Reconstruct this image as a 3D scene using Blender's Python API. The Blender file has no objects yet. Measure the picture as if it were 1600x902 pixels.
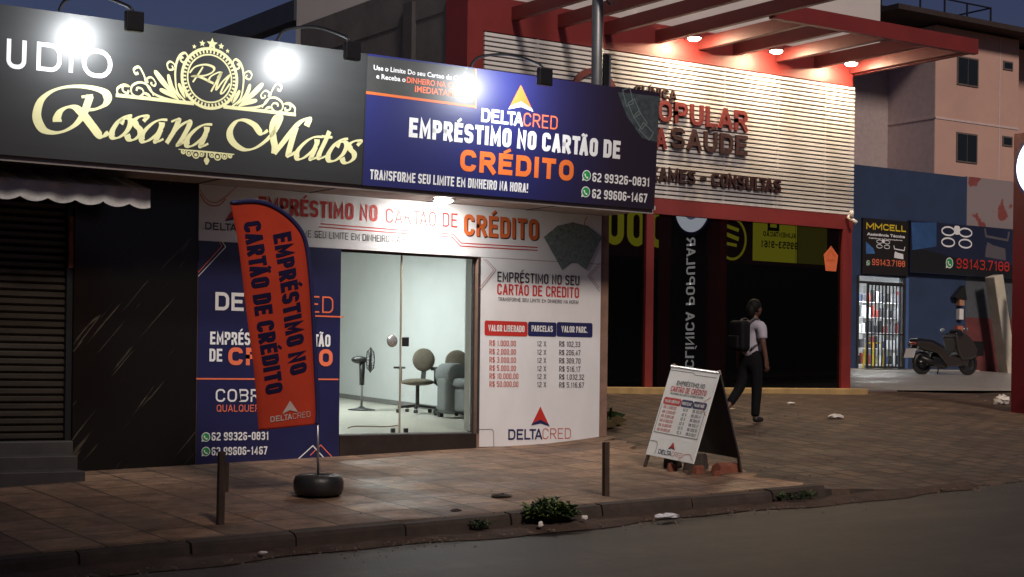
import bpy, math, random
from mathutils import Vector, Matrix
random.seed(7)
C = bpy.context.scene.collection
scene = bpy.context.scene
# ------------------------------------------------------------------ camera, sky, sun, exposure
cam = bpy.data.objects.new('camera', bpy.data.cameras.new('camera')); C.objects.link(cam); scene.camera = cam
YAW, ROLL = 0.598883, 0.0119588
_f = Vector((math.sin(YAW), math.cos(YAW), 0)); _r = Vector((math.cos(YAW), -math.sin(YAW), 0)); _d = Vector((0, 0, -1))
_R = _r*math.cos(ROLL) - _d*math.sin(ROLL); _D = _r*math.sin(ROLL) + _d*math.cos(ROLL)
_m = Matrix((_R, -_D, -_f)).transposed().to_4x4(); _m.translation = (0, 0, 1.6); cam.matrix_world = _m
cam.data.sensor_width = 36; cam.data.lens = 36*2582.08/1600; cam.data.shift_y = (581.6-451)/1600
cam.data.clip_start = .1; cam.data.clip_end = 3000
world = bpy.data.worlds.new('World'); scene.world = world; world.use_nodes = True
SUN_EL, SUN_AZ = math.radians(40), math.radians(12)       # stand-in for street-lamp light from behind the camera, a little to the left
wn = world.node_tree.nodes; wl = world.node_tree.links
sky = wn.new('ShaderNodeTexSky'); sky.sky_type = 'NISHITA'; sky.sun_disc = False
sky.sun_elevation = SUN_EL; sky.sun_rotation = math.pi + SUN_AZ; sky.ozone_density = 6; sky.dust_density = .5; sky.air_density = 1.2
tint = wn.new('ShaderNodeMix'); tint.data_type = 'RGBA'; tint.blend_type = 'MULTIPLY'; tint.inputs[0].default_value = 1; tint.inputs[7].default_value = (1.15, .86, 1.12, 1)
wl.new(sky.outputs[0], tint.inputs[6]); wl.new(tint.outputs[2], wn['Background'].inputs[0]); wn['Background'].inputs[1].default_value = .014
sl = bpy.data.lights.new('sun', 'SUN'); sl.energy = 1.9; sl.angle = math.radians(9); sl.color = (1, .85, .74)
so = bpy.data.objects.new('sun', sl); C.objects.link(so)
_sv = Vector((math.sin(-SUN_AZ)*math.cos(SUN_EL), -math.cos(SUN_AZ)*math.cos(SUN_EL), math.sin(SUN_EL)))
so.rotation_euler = _sv.to_track_quat('Z', 'Y').to_euler(); so.location = (0, -5, 30)
scene.view_settings.view_transform = 'Standard'; scene.view_settings.look = 'None'
scene.view_settings.exposure = 0; scene.view_settings.gamma = 1; scene.view_settings.use_curve_mapping = False
scene.cycles.max_bounces = 6; scene.cycles.transparent_max_bounces = 8; scene.cycles.caustics_reflective = False; scene.cycles.caustics_refractive = False
scene.cycles.sample_clamp_indirect = 4

# ------------------------------------------------------------------ helpers
def s2l(*c):
    return tuple((v/255/12.92 if v <= 10 else ((v/255+.055)/1.055)**2.4) for v in c)
def M(name, col, rough=.6, metal=0, var=.12, scale=6, bump=0, coat=0, emit=0, ecol=None, ior=1.5, coatr=.05, stretch=None, spec=.5):
    m = bpy.data.materials.new(name); m.use_nodes = True; nt = m.node_tree; p = nt.nodes['Principled BSDF']
    p.inputs['Base Color'].default_value = (*col, 1); p.inputs['Roughness'].default_value = rough; p.inputs['Metallic'].default_value = metal
    p.inputs['IOR'].default_value = ior; p.inputs['Specular IOR Level'].default_value = spec; p.inputs['Coat Weight'].default_value = coat; p.inputs['Coat Roughness'].default_value = coatr
    if emit:
        p.inputs['Emission Color'].default_value = (*(ecol or col), 1); p.inputs['Emission Strength'].default_value = emit
    if var or bump:
        tc = nt.nodes.new('ShaderNodeTexCoord'); n = nt.nodes.new('ShaderNodeTexNoise'); n.inputs['Scale'].default_value = scale
        n.inputs['Detail'].default_value = 6; n.inputs['Roughness'].default_value = .65
        src = tc.outputs['Object']
        if stretch:
            mp = nt.nodes.new('ShaderNodeMapping'); mp.inputs['Scale'].default_value = stretch; nt.links.new(src, mp.inputs[0]); src = mp.outputs[0]
        nt.links.new(src, n.inputs['Vector'])
        if var:
            mr = nt.nodes.new('ShaderNodeMapRange'); mr.inputs['From Min'].default_value = .3; mr.inputs['From Max'].default_value = .7
            mr.inputs['To Min'].default_value = 1-var; mr.inputs['To Max'].default_value = 1+var
            nt.links.new(n.outputs[0], mr.inputs[0])
            mx = nt.nodes.new('ShaderNodeMix'); mx.data_type = 'RGBA'; mx.blend_type = 'MULTIPLY'; mx.inputs[0].default_value = 1
            mx.inputs[6].default_value = (*col, 1); nt.links.new(mr.outputs[0], mx.inputs[7]); nt.links.new(mx.outputs[2], p.inputs['Base Color'])
        if bump:
            b = nt.nodes.new('ShaderNodeBump'); b.inputs['Strength'].default_value = bump; b.inputs['Distance'].default_value = .02
            nt.links.new(n.outputs[0], b.inputs['Height']); nt.links.new(b.outputs[0], p.inputs['Normal']); nt.links.new(b.outputs[0], p.inputs['Coat Normal'])
    return m

W = {}                                                       # world offset of every object's own origin
def tag(o, label=None, cat=None, group=None, kind=None):
    if label: o['label'] = label
    if cat: o['category'] = cat
    if group: o['group'] = group
    if kind: o['kind'] = kind
    return o
def thing(name, label, cat, loc=(0, 0, 0), group=None, rot=(0, 0, 0)):
    o = bpy.data.objects.new(name, None); o.empty_display_size = .2; C.objects.link(o)
    o.location = loc; o.rotation_euler = rot; W[o] = Vector(loc)
    return tag(o, label, cat, group)

class Mesh:
    def __init__(s): s.v = []; s.f = []; s.mi = []; s.m = 0
    def add(s, vs, fs):
        b = len(s.v); s.v += [tuple(v) for v in vs]; s.f += [tuple(i+b for i in f) for f in fs]; s.mi += [s.m]*len(fs); return s
    def box(s, x0, x1, y0, y1, z0, z1):
        return s.add([(x0,y0,z0),(x1,y0,z0),(x1,y1,z0),(x0,y1,z0),(x0,y0,z1),(x1,y0,z1),(x1,y1,z1),(x0,y1,z1)],
                     [(0,3,2,1),(4,5,6,7),(0,1,5,4),(1,2,6,5),(2,3,7,6),(3,0,4,7)])
    def beam(s, p0, p1, w, h, up=(0, 0, 1)):
        p0 = Vector(p0); p1 = Vector(p1); d = (p1-p0).normalized(); u = Vector(up)
        if abs(d.dot(u)) > .99: u = Vector((0, 1, 0))
        a = d.cross(u).normalized()*w/2; b = a.cross(d).normalized()*h/2
        vs = [p+i*a+j*b for p in (p0, p1) for i, j in ((-1,-1),(1,-1),(1,1),(-1,1))]
        return s.add(vs, [(3,2,1,0),(4,5,6,7),(0,1,5,4),(1,2,6,5),(2,3,7,6),(3,0,4,7)])
    def prism(s, poly, fr, a, b):                            # polygon in a frame, extruded from w=a to w=b
        n = len(poly); vs = [fr(u, v, a) for u, v in poly]+[fr(u, v, b) for u, v in poly]
        return s.add(vs, [tuple(range(n))[::-1], tuple(range(n, 2*n))]+[(i, (i+1) % n, n+(i+1) % n, n+i) for i in range(n)])
    def poly(s, poly, fr, w): return s.add([fr(u, v, w) for u, v in poly], [tuple(range(len(poly)))])
    def tube(s, pts, r, n=8, caps=True):
        pts = [Vector(p) for p in pts]; k = len(pts); rs = r if isinstance(r, (list, tuple)) else [r]*k; vs = []
        ref = None
        for i, p in enumerate(pts):
            d = (pts[min(i+1, k-1)]-pts[max(i-1, 0)]).normalized()
            if ref is None: ref = Vector((0, 0, 1)) if abs(d.z) < .9 else Vector((1, 0, 0))
            a = (ref-d*ref.dot(d)).normalized(); b = d.cross(a); ref = a
            vs += [p+(a*math.cos(t*2*math.pi/n)+b*math.sin(t*2*math.pi/n))*rs[i] for t in range(n)]
        fs = [(i*n+t, i*n+(t+1) % n, (i+1)*n+(t+1) % n, (i+1)*n+t) for i in range(k-1) for t in range(n)]
        if caps: fs += [tuple(range(n))[::-1], tuple(range((k-1)*n, k*n))]
        return s.add(vs, fs)
    def lathe(s, prof, c, n=24, ax='z'):
        k = len(prof); vs = []
        for r, z in prof:
            for t in range(n):
                a = 2*math.pi*t/n; p = (r*math.cos(a), r*math.sin(a), z)
                if ax == 'y': p = (p[0], p[2], p[1])
                if ax == 'x': p = (p[2], p[0], p[1])
                vs.append((c[0]+p[0], c[1]+p[1], c[2]+p[2]))
        return s.add(vs, [(i*n+t, i*n+(t+1) % n, (i+1)*n+(t+1) % n, (i+1)*n+t) for i in range(k-1) for t in range(n)])
    def ell(s, c, r, n=16, m=10):
        vs = [(c[0]+r[0]*math.cos(2*math.pi*t/n)*math.sin(math.pi*j/m), c[1]+r[1]*math.sin(2*math.pi*t/n)*math.sin(math.pi*j/m), c[2]+r[2]*math.cos(math.pi*j/m)) for j in range(m+1) for t in range(n)]
        return s.add(vs, [(j*n+t, (j+1)*n+t, (j+1)*n+(t+1) % n, j*n+(t+1) % n) for j in range(m) for t in range(n)])
    def grid(s, xs, ys, h):
        n = len(xs); vs = [(x, y, h(x, y)) for y in ys for x in xs]
        return s.add(vs, [(j*n+i, j*n+i+1, (j+1)*n+i+1, (j+1)*n+i) for j in range(len(ys)-1) for i in range(n-1)])
    def build(s, name, mats, parent=None, local=False, smooth=False, bevel=0, seg=2, label=None):
        me = bpy.data.meshes.new(name); me.from_pydata(s.v, [], s.f)
        for m in (mats if isinstance(mats, (list, tuple)) else [mats]): me.materials.append(m)
        me.polygons.foreach_set('material_index', s.mi)
        if smooth: me.polygons.foreach_set('use_smooth', [True]*len(s.f))
        me.update()
        o = bpy.data.objects.new(name, me); C.objects.link(o); W[o] = Vector((0, 0, 0))
        if parent:
            o.parent = parent
            if not local: o.location = -W[parent]
            else: W[o] = W[parent]
        if bevel:
            b = o.modifiers.new('bevel', 'BEVEL'); b.width = bevel; b.segments = seg; b.limit_method = 'ANGLE'; b.angle_limit = math.radians(40)
        if label: o['label'] = label
        return o
def struct(name, mesh, m, **k): return tag(mesh.build(name, m, **k), kind='structure')
def arc(c, r, a0, a1, n=12): return [(c[0]+r*math.cos(a0+(a1-a0)*i/n), c[1]+r*math.sin(a0+(a1-a0)*i/n)) for i in range(n+1)]
def spline(P, k=8):
    P = [Vector(p) for p in P]; out = []
    for i in range(len(P)-1):
        a, b, c, d = P[max(i-1, 0)], P[i], P[i+1], P[min(i+2, len(P)-1)]
        for j in range(k):
            t = j/k; out.append(.5*((2*b)+(c-a)*t+(2*a-5*b+4*c-d)*t*t+(3*b-a-3*c+d)*t**3))
    out.append(P[-1]); return out

# ------------------------------------------------------------------ lettering: strokes of constant width, and pen strokes
def rounded(pts, closed):
    n = len(pts); out = []
    for i, (x, y, r) in enumerate(pts):
        if not r or (not closed and i in (0, n-1)): out.append((x, y)); continue
        p = Vector((x, y)); a = Vector(pts[i-1][:2])-p; b = Vector(pts[(i+1) % n][:2])-p
        la, lb = a.length, b.length
        if la < 1e-6 or lb < 1e-6: out.append((x, y)); continue
        a /= la; b /= lb; ang = math.acos(max(-1, min(1, a.dot(b))))
        if ang < .05 or ang > 3.09: out.append((x, y)); continue
        t = max(1e-5, min(r/math.tan(ang/2), la*.5 if pts[i-1][2] else la, lb*.5 if pts[(i+1) % n][2] else lb))
        rr = t*math.tan(ang/2); c = p+(a+b).normalized()*(rr/math.sin(ang/2)); s0 = p+a*t-c; s1 = p+b*t-c
        for k in range(6):
            v = s0.lerp(s1, k/5).normalized()*rr; out.append((c.x+v.x, c.y+v.y))
    return out
def stroke(me, fr, pts, hw, w, closed=False):
    P = [Vector(p) for p in pts]; Q = [P[0]]
    for p in P[1:]:
        if (p-Q[-1]).length > 1e-5: Q.append(p)
    if closed and (Q[0]-Q[-1]).length < 1e-5: Q.pop()
    n = len(Q)
    if n < 2: return
    vs = []
    for i, p in enumerate(Q):
        a = Q[i-1] if (i or closed) else None; b = Q[(i+1) % n] if (i < n-1 or closed) else None
        d0 = (p-a).normalized() if a is not None else None; d1 = (b-p).normalized() if b is not None else None
        d0 = d0 or d1; d1 = d1 or d0
        n0 = Vector((-d0.y, d0.x)); n1 = Vector((-d1.y, d1.x)); mm = n0+n1
        mm = n0 if mm.length < 1e-4 else mm.normalized()
        h = hw[i] if isinstance(hw, list) else hw
        h = min(h/max(mm.dot(n0), .4), h*2)
        vs += [fr(p.x+mm.x*h, p.y+mm.y*h, w), fr(p.x-mm.x*h, p.y-mm.y*h, w)]
    k = n if closed else n-1
    me.add(vs, [(2*i, 2*i+1, (2*((i+1) % n))+1, 2*((i+1) % n)) for i in range(k)])
G = {
 'A': (1.05, ['0,0 .46,1', '1,0 .54,1', '.2,.27 .8,.27']), 'B': (1, ['c 0,0 0,1 1,1,r 1,.53,r 0,.53', 'c 0,.53 1,.53,r 1,0,r 0,0']),
 'C': (1, ['1,.73 1,1,r 0,1,r 0,0,r 1,0,r 1,.27']), 'D': (1, ['c 0,0 0,1 1,1,r 1,0,r']), 'E': (.88, ['1,1 0,1 0,0 1,0', '0,.52 .85,.52']),
 'F': (.85, ['1,1 0,1 0,0', '0,.5 .85,.5']), 'G': (1, ['1,.7 1,1,r 0,1,r 0,0,r 1,0,r 1,.48 .5,.48']), 'H': (1, ['0,0 0,1', '1,0 1,1', '0,.52 1,.52']),
 'I': (0, ['.5,0 .5,1']), 'J': (.8, ['1,1 1,0,r 0,0,r 0,.3']), 'K': (1, ['0,0 0,1', '0,.4 1,1', '.3,.58 1,0']), 'L': (.82, ['0,1 0,0 1,0']),
 'M': (1.35, ['0,0 0,1 .5,.25 1,1 1,0']), 'N': (1.05, ['0,0 0,1 1,0 1,1']), 'O': (1, ['c 0,0,r 0,1,r 1,1,r 1,0,r']), 'P': (1, ['0,0 0,1 1,1,r 1,.45,r 0,.45']),
 'Q': (1, ['c 0,0,r 0,1,r 1,1,r 1,0,r', '.6,.25 1.05,-.05']), 'R': (1, ['0,0 0,1 1,1,r 1,.48,r 0,.48', '.5,.48 1,0']),
 'S': (.98, ['1,.8 1,1,r 0,1,r 0,.54,r 1,.46,r 1,0,r 0,0,r 0,.2']), 'T': (.9, ['0,1 1,1', '.5,1 .5,0']), 'U': (1, ['0,1 0,0,r 1,0,r 1,1']),
 'V': (1.02, ['0,1 .5,0 1,1']), 'X': (1, ['0,0 1,1', '0,1 1,0']), 'Z': (.9, ['0,1 1,1 0,0 1,0']), '0': (.95, ['c 0,0,r 0,1,r 1,1,r 1,0,r']),
 '1': (.5, ['.1,.78 .75,1 .75,0']), '2': (.95, ['0,.8 0,1,r 1,1,r 1,.6,r 0,.2 0,0 1,0']), '3': (.95, ['0,.84 0,1,r 1,1,r 1,.53,r .45,.53', '.45,.53 1,.53,r 1,0,r 0,0,r 0,.16']),
 '4': (1, ['.75,0 .75,1 0,.25 1,.25']), '5': (.95, ['1,1 0,1 0,.58 1,.62,r 1,0,r 0,0,r 0,.18']), '6': (.95, ['1,.84 1,1,r 0,1,r 0,0,r 1,0,r 1,.56,r 0,.56']),
 '7': (.9, ['0,1 1,1 .3,0']), '8': (.95, ['c 0,.53 0,1,r 1,1,r 1,.53', 'c 0,.53 1,.53 1,0,r 0,0,r']), '9': (.95, ['0,.16 0,0,r 1,0,r 1,1,r 0,1,r 0,.44,r 1,.44']),
 '.': (0, ['.5,0 .5,.06']), ',': (0, ['.5,.06 .45,-.14']), '!': (0, ['.5,.34 .5,1', '.5,0 .5,.06']), '-': (.6, ['0,.48 1,.48']), '$': (.98, ['1,.8 1,1,r 0,1,r 0,.54,r 1,.46,r 1,0,r 0,0,r 0,.2', '.5,-.12 .5,1.12'])}
ACC = {'É': ('E', 'a .25,1.20 .95,1.44'), 'Í': ('I', 'a .2,1.20 1.1,1.44'), 'Ú': ('U', 'a .3,1.20 .9,1.44'), 'Ã': ('A', 'a 0,1.20 .3,1.32 .7,1.2 1,1.32'), 'Ç': ('C', 'a .5,0 .4,-.2')}
KERN = {'LT': .4, 'TA': .4, 'TÃ': .35, 'AT': .35, 'PA': .2, 'LA': .1}
def glyph(ch):
    if ch in ACC: b, a = ACC[ch]; return G[b][0], G[b][1]+[a]
    return G[ch]
def text(me, fr, s, x0, x1, z0, z1, wt=.17, off=.003, gap=.3, sp=.55):
    h = z1-z0; st = wt*h; n = len(s)
    tot = sum(sp if c == ' ' else glyph(c)[0] for c in s)+gap*(n-1)-sum(KERN.get(s[i:i+2], 0) for i in range(n)); fixed = sum(0 if c == ' ' else st for c in s)
    w = max((x1-x0-fixed)/max(tot, .01), .02*h); x = x0; k = 0
    for ci, c in enumerate(s):
        if c == ' ': x += (sp+gap)*w; continue
        gw, ps = glyph(c); cw = gw*w
        for p in ps:
            closed = p[0] == 'c'; acc = p[0] == 'a'; p = p.lstrip('ca').strip(); pts = []
            for q in p.split(' '):
                q = q.split(','); pts.append((x+st/2+float(q[0])*cw if gw else x+st/2+(float(q[0])-.5)*st*1.6, z0+st/2+float(q[1])*(h-st), min(cw, h)*.42 if len(q) > 2 else 0))
            if not closed:
                for e, nb in ((0, 1), (-1, -2)):
                    ex_, ey_ = pts[e][0]-pts[nb][0], pts[e][1]-pts[nb][1]; ln = math.hypot(ex_, ey_); yy = float(p.split(' ')[e].split(',')[1])
                    if abs(ey_) < 1e-6: q = st/2/ln
                    elif yy in (0, 1): q = st/2/abs(ey_)
                    else: q = 0
                    if q: pts[e] = (pts[e][0]+ex_*q, pts[e][1]+ey_*q, pts[e][2])
            k += 1; stroke(me, fr, rounded(pts, closed), st*(.3 if acc else .5), off+(k % 4)*.0004, closed)
        x += cw+st+gap*w
        if s[ci:ci+2] in KERN: x -= KERN[s[ci:ci+2]]*w
    return me
def pen(me, fr, P, nib, ang, thin=.25, off=.003, k=9, flip=None):
    if flip is not None: P = [(2*flip-x, y) for x, y in P]
    Q = spline(P, k); hw = []
    nv = Vector((math.cos(ang), math.sin(ang)))
    if flip is not None: nv.x = -nv.x
    for i in range(len(Q)):
        d = (Q[min(i+1, len(Q)-1)]-Q[max(i-1, 0)]).normalized(); cr = abs(d.x*nv.y-d.y*nv.x)
        hw.append(nib/2*math.sqrt(cr*cr+thin*thin))
    stroke(me, fr, Q, hw, off); return me
def leafshape(me, fr, P, wd, off, flip=None):
    if flip is not None: P = [(2*flip-x, y) for x, y in P]
    Q = spline(P, 8); n = len(Q)-1
    stroke(me, fr, Q, [wd*(.08+math.sin(math.pi*min((i/n)**1.4, 1))**.8+.45*(i/n)) if i < n else wd*.12 for i in range(n+1)], off)
def disc(me, fr, c, r, w, n=28, r2=0):
    if not r2: return me.poly([(c[0]+r*math.cos(2*math.pi*i/n), c[1]+r*math.sin(2*math.pi*i/n)) for i in range(n)], fr, w)
    vs = [fr(c[0]+q*math.cos(2*math.pi*i/n), c[1]+q*math.sin(2*math.pi*i/n), w) for q in (r, r2) for i in range(n)]
    return me.add(vs, [(i, (i+1) % n, n+(i+1) % n, n+i) for i in range(n)])
def rrect(x0, x1, z0, z1, r): return rounded([(x0, z0, r), (x1, z0, r), (x1, z1, r), (x0, z1, r)], True)
def btext(me, fr, s, x0, x1, z0, z1, off=.003, bold=0, shear=0):
    cu = bpy.data.curves.new('t', 'FONT'); cu.body = s; cu.offset = bold; cu.shear = shear; cu.resolution_u = 3
    o = bpy.data.objects.new('t', cu); C.objects.link(o); dg = bpy.context.evaluated_depsgraph_get(); dg.update()
    m = o.evaluated_get(dg).to_mesh(); vs = [v.co.copy() for v in m.vertices]; fs = [tuple(p.vertices) for p in m.polygons]
    o.evaluated_get(dg).to_mesh_clear(); C.objects.unlink(o); bpy.data.objects.remove(o); bpy.data.curves.remove(cu)
    a, b = min(v.x for v in vs), max(v.x for v in vs); c, d = min(v.y for v in vs), max(v.y for v in vs)
    me.add([fr(x0+(v.x-a)/(b-a)*(x1-x0), z0+(v.y-c)/(d-c)*(z1-z0), off) for v in vs], fs); return me
def plane_y(y): return lambda u, v, w: (u, y-w, v)           # upright plane facing the street; w stands out of it
def plane_l(u, v, w): return (u, -w, v)                      # the same in a thing's own space
def affine(p0, p1, p2, L, H, fr):                            # text box L x H laid on three corners
    ax = [(p1[i]-p0[i])/L for i in (0, 1)]; ay = [(p2[i]-p0[i])/H for i in (0, 1)]
    return lambda u, v, w: fr(p0[0]+ax[0]*u+ay[0]*v, p0[1]+ax[1]*u+ay[1]*v, w)
def phone_icon(fr, c, r, root, name='phone_icon', local=False):
    me = Mesh(); me.m = 0; disc(me, fr, c, r, .003); me.m = 1; disc(me, fr, c, r*.84, .0042)
    me.m = 0; me.poly([(c[0]-r*.98, c[1]-r*1.02), (c[0]-r*.35, c[1]-r*.85), (c[0]-r*.85, c[1]-r*.3)], fr, .0036)
    stroke(me, fr, arc((c[0]+r*.25, c[1]+r*.22), r*.62, math.radians(172), math.radians(278), 8), [r*a for a in (.17,.17,.13,.1,.1,.1,.13,.17,.17)], .0054)
    return me.build(name, [PR['white'], PR['green']], root, local=local)
def arrow_logo(fr, t, root, a, b, local=False):              # a pointed triangle with a notch and a chevron below it
    ap, l, r, n = [Vector(p) for p in t]; me = Mesh()
    nl = l.lerp(ap, .12); nr = r.lerp(ap, .12); up = n.lerp(ap, .16)
    me.poly([ap, nl, up, nr], fr, .003); me.m = 1; me.poly([nl, l, n.lerp(l.lerp(r, .5), .35), r, nr, up], fr, .0034)
    return me.build('arrow_logo', [PR[a], PR[b]], root, local=local)
PR = {k: M('print_'+k, c, rough=.45, var=.06, scale=3) for k, c in dict(white=(.8,.8,.8), navy=(.018,.02,.09), orange=(.78,.17,.035), red=(.5,.03,.025), green=(.02,.3,.07), black=(.02,.018,.022),
     grey=(.10,.09,.10), palered=(.5,.12,.09), rust=(.62,.13,.03), teal=(.07,.12,.12), teal_light=(.16,.21,.2), gold=(.72,.68,.36), yellow=(.75,.55,.03), coral=(.85,.18,.08)).items()}
def rl(fr, pts, hw, off, mat, root, local=False, smooth=False):
    me = Mesh(); stroke(me, fr, spline(pts) if smooth else pts, hw, off); return me.build('rule_line', PR[mat], root, local=local)
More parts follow.
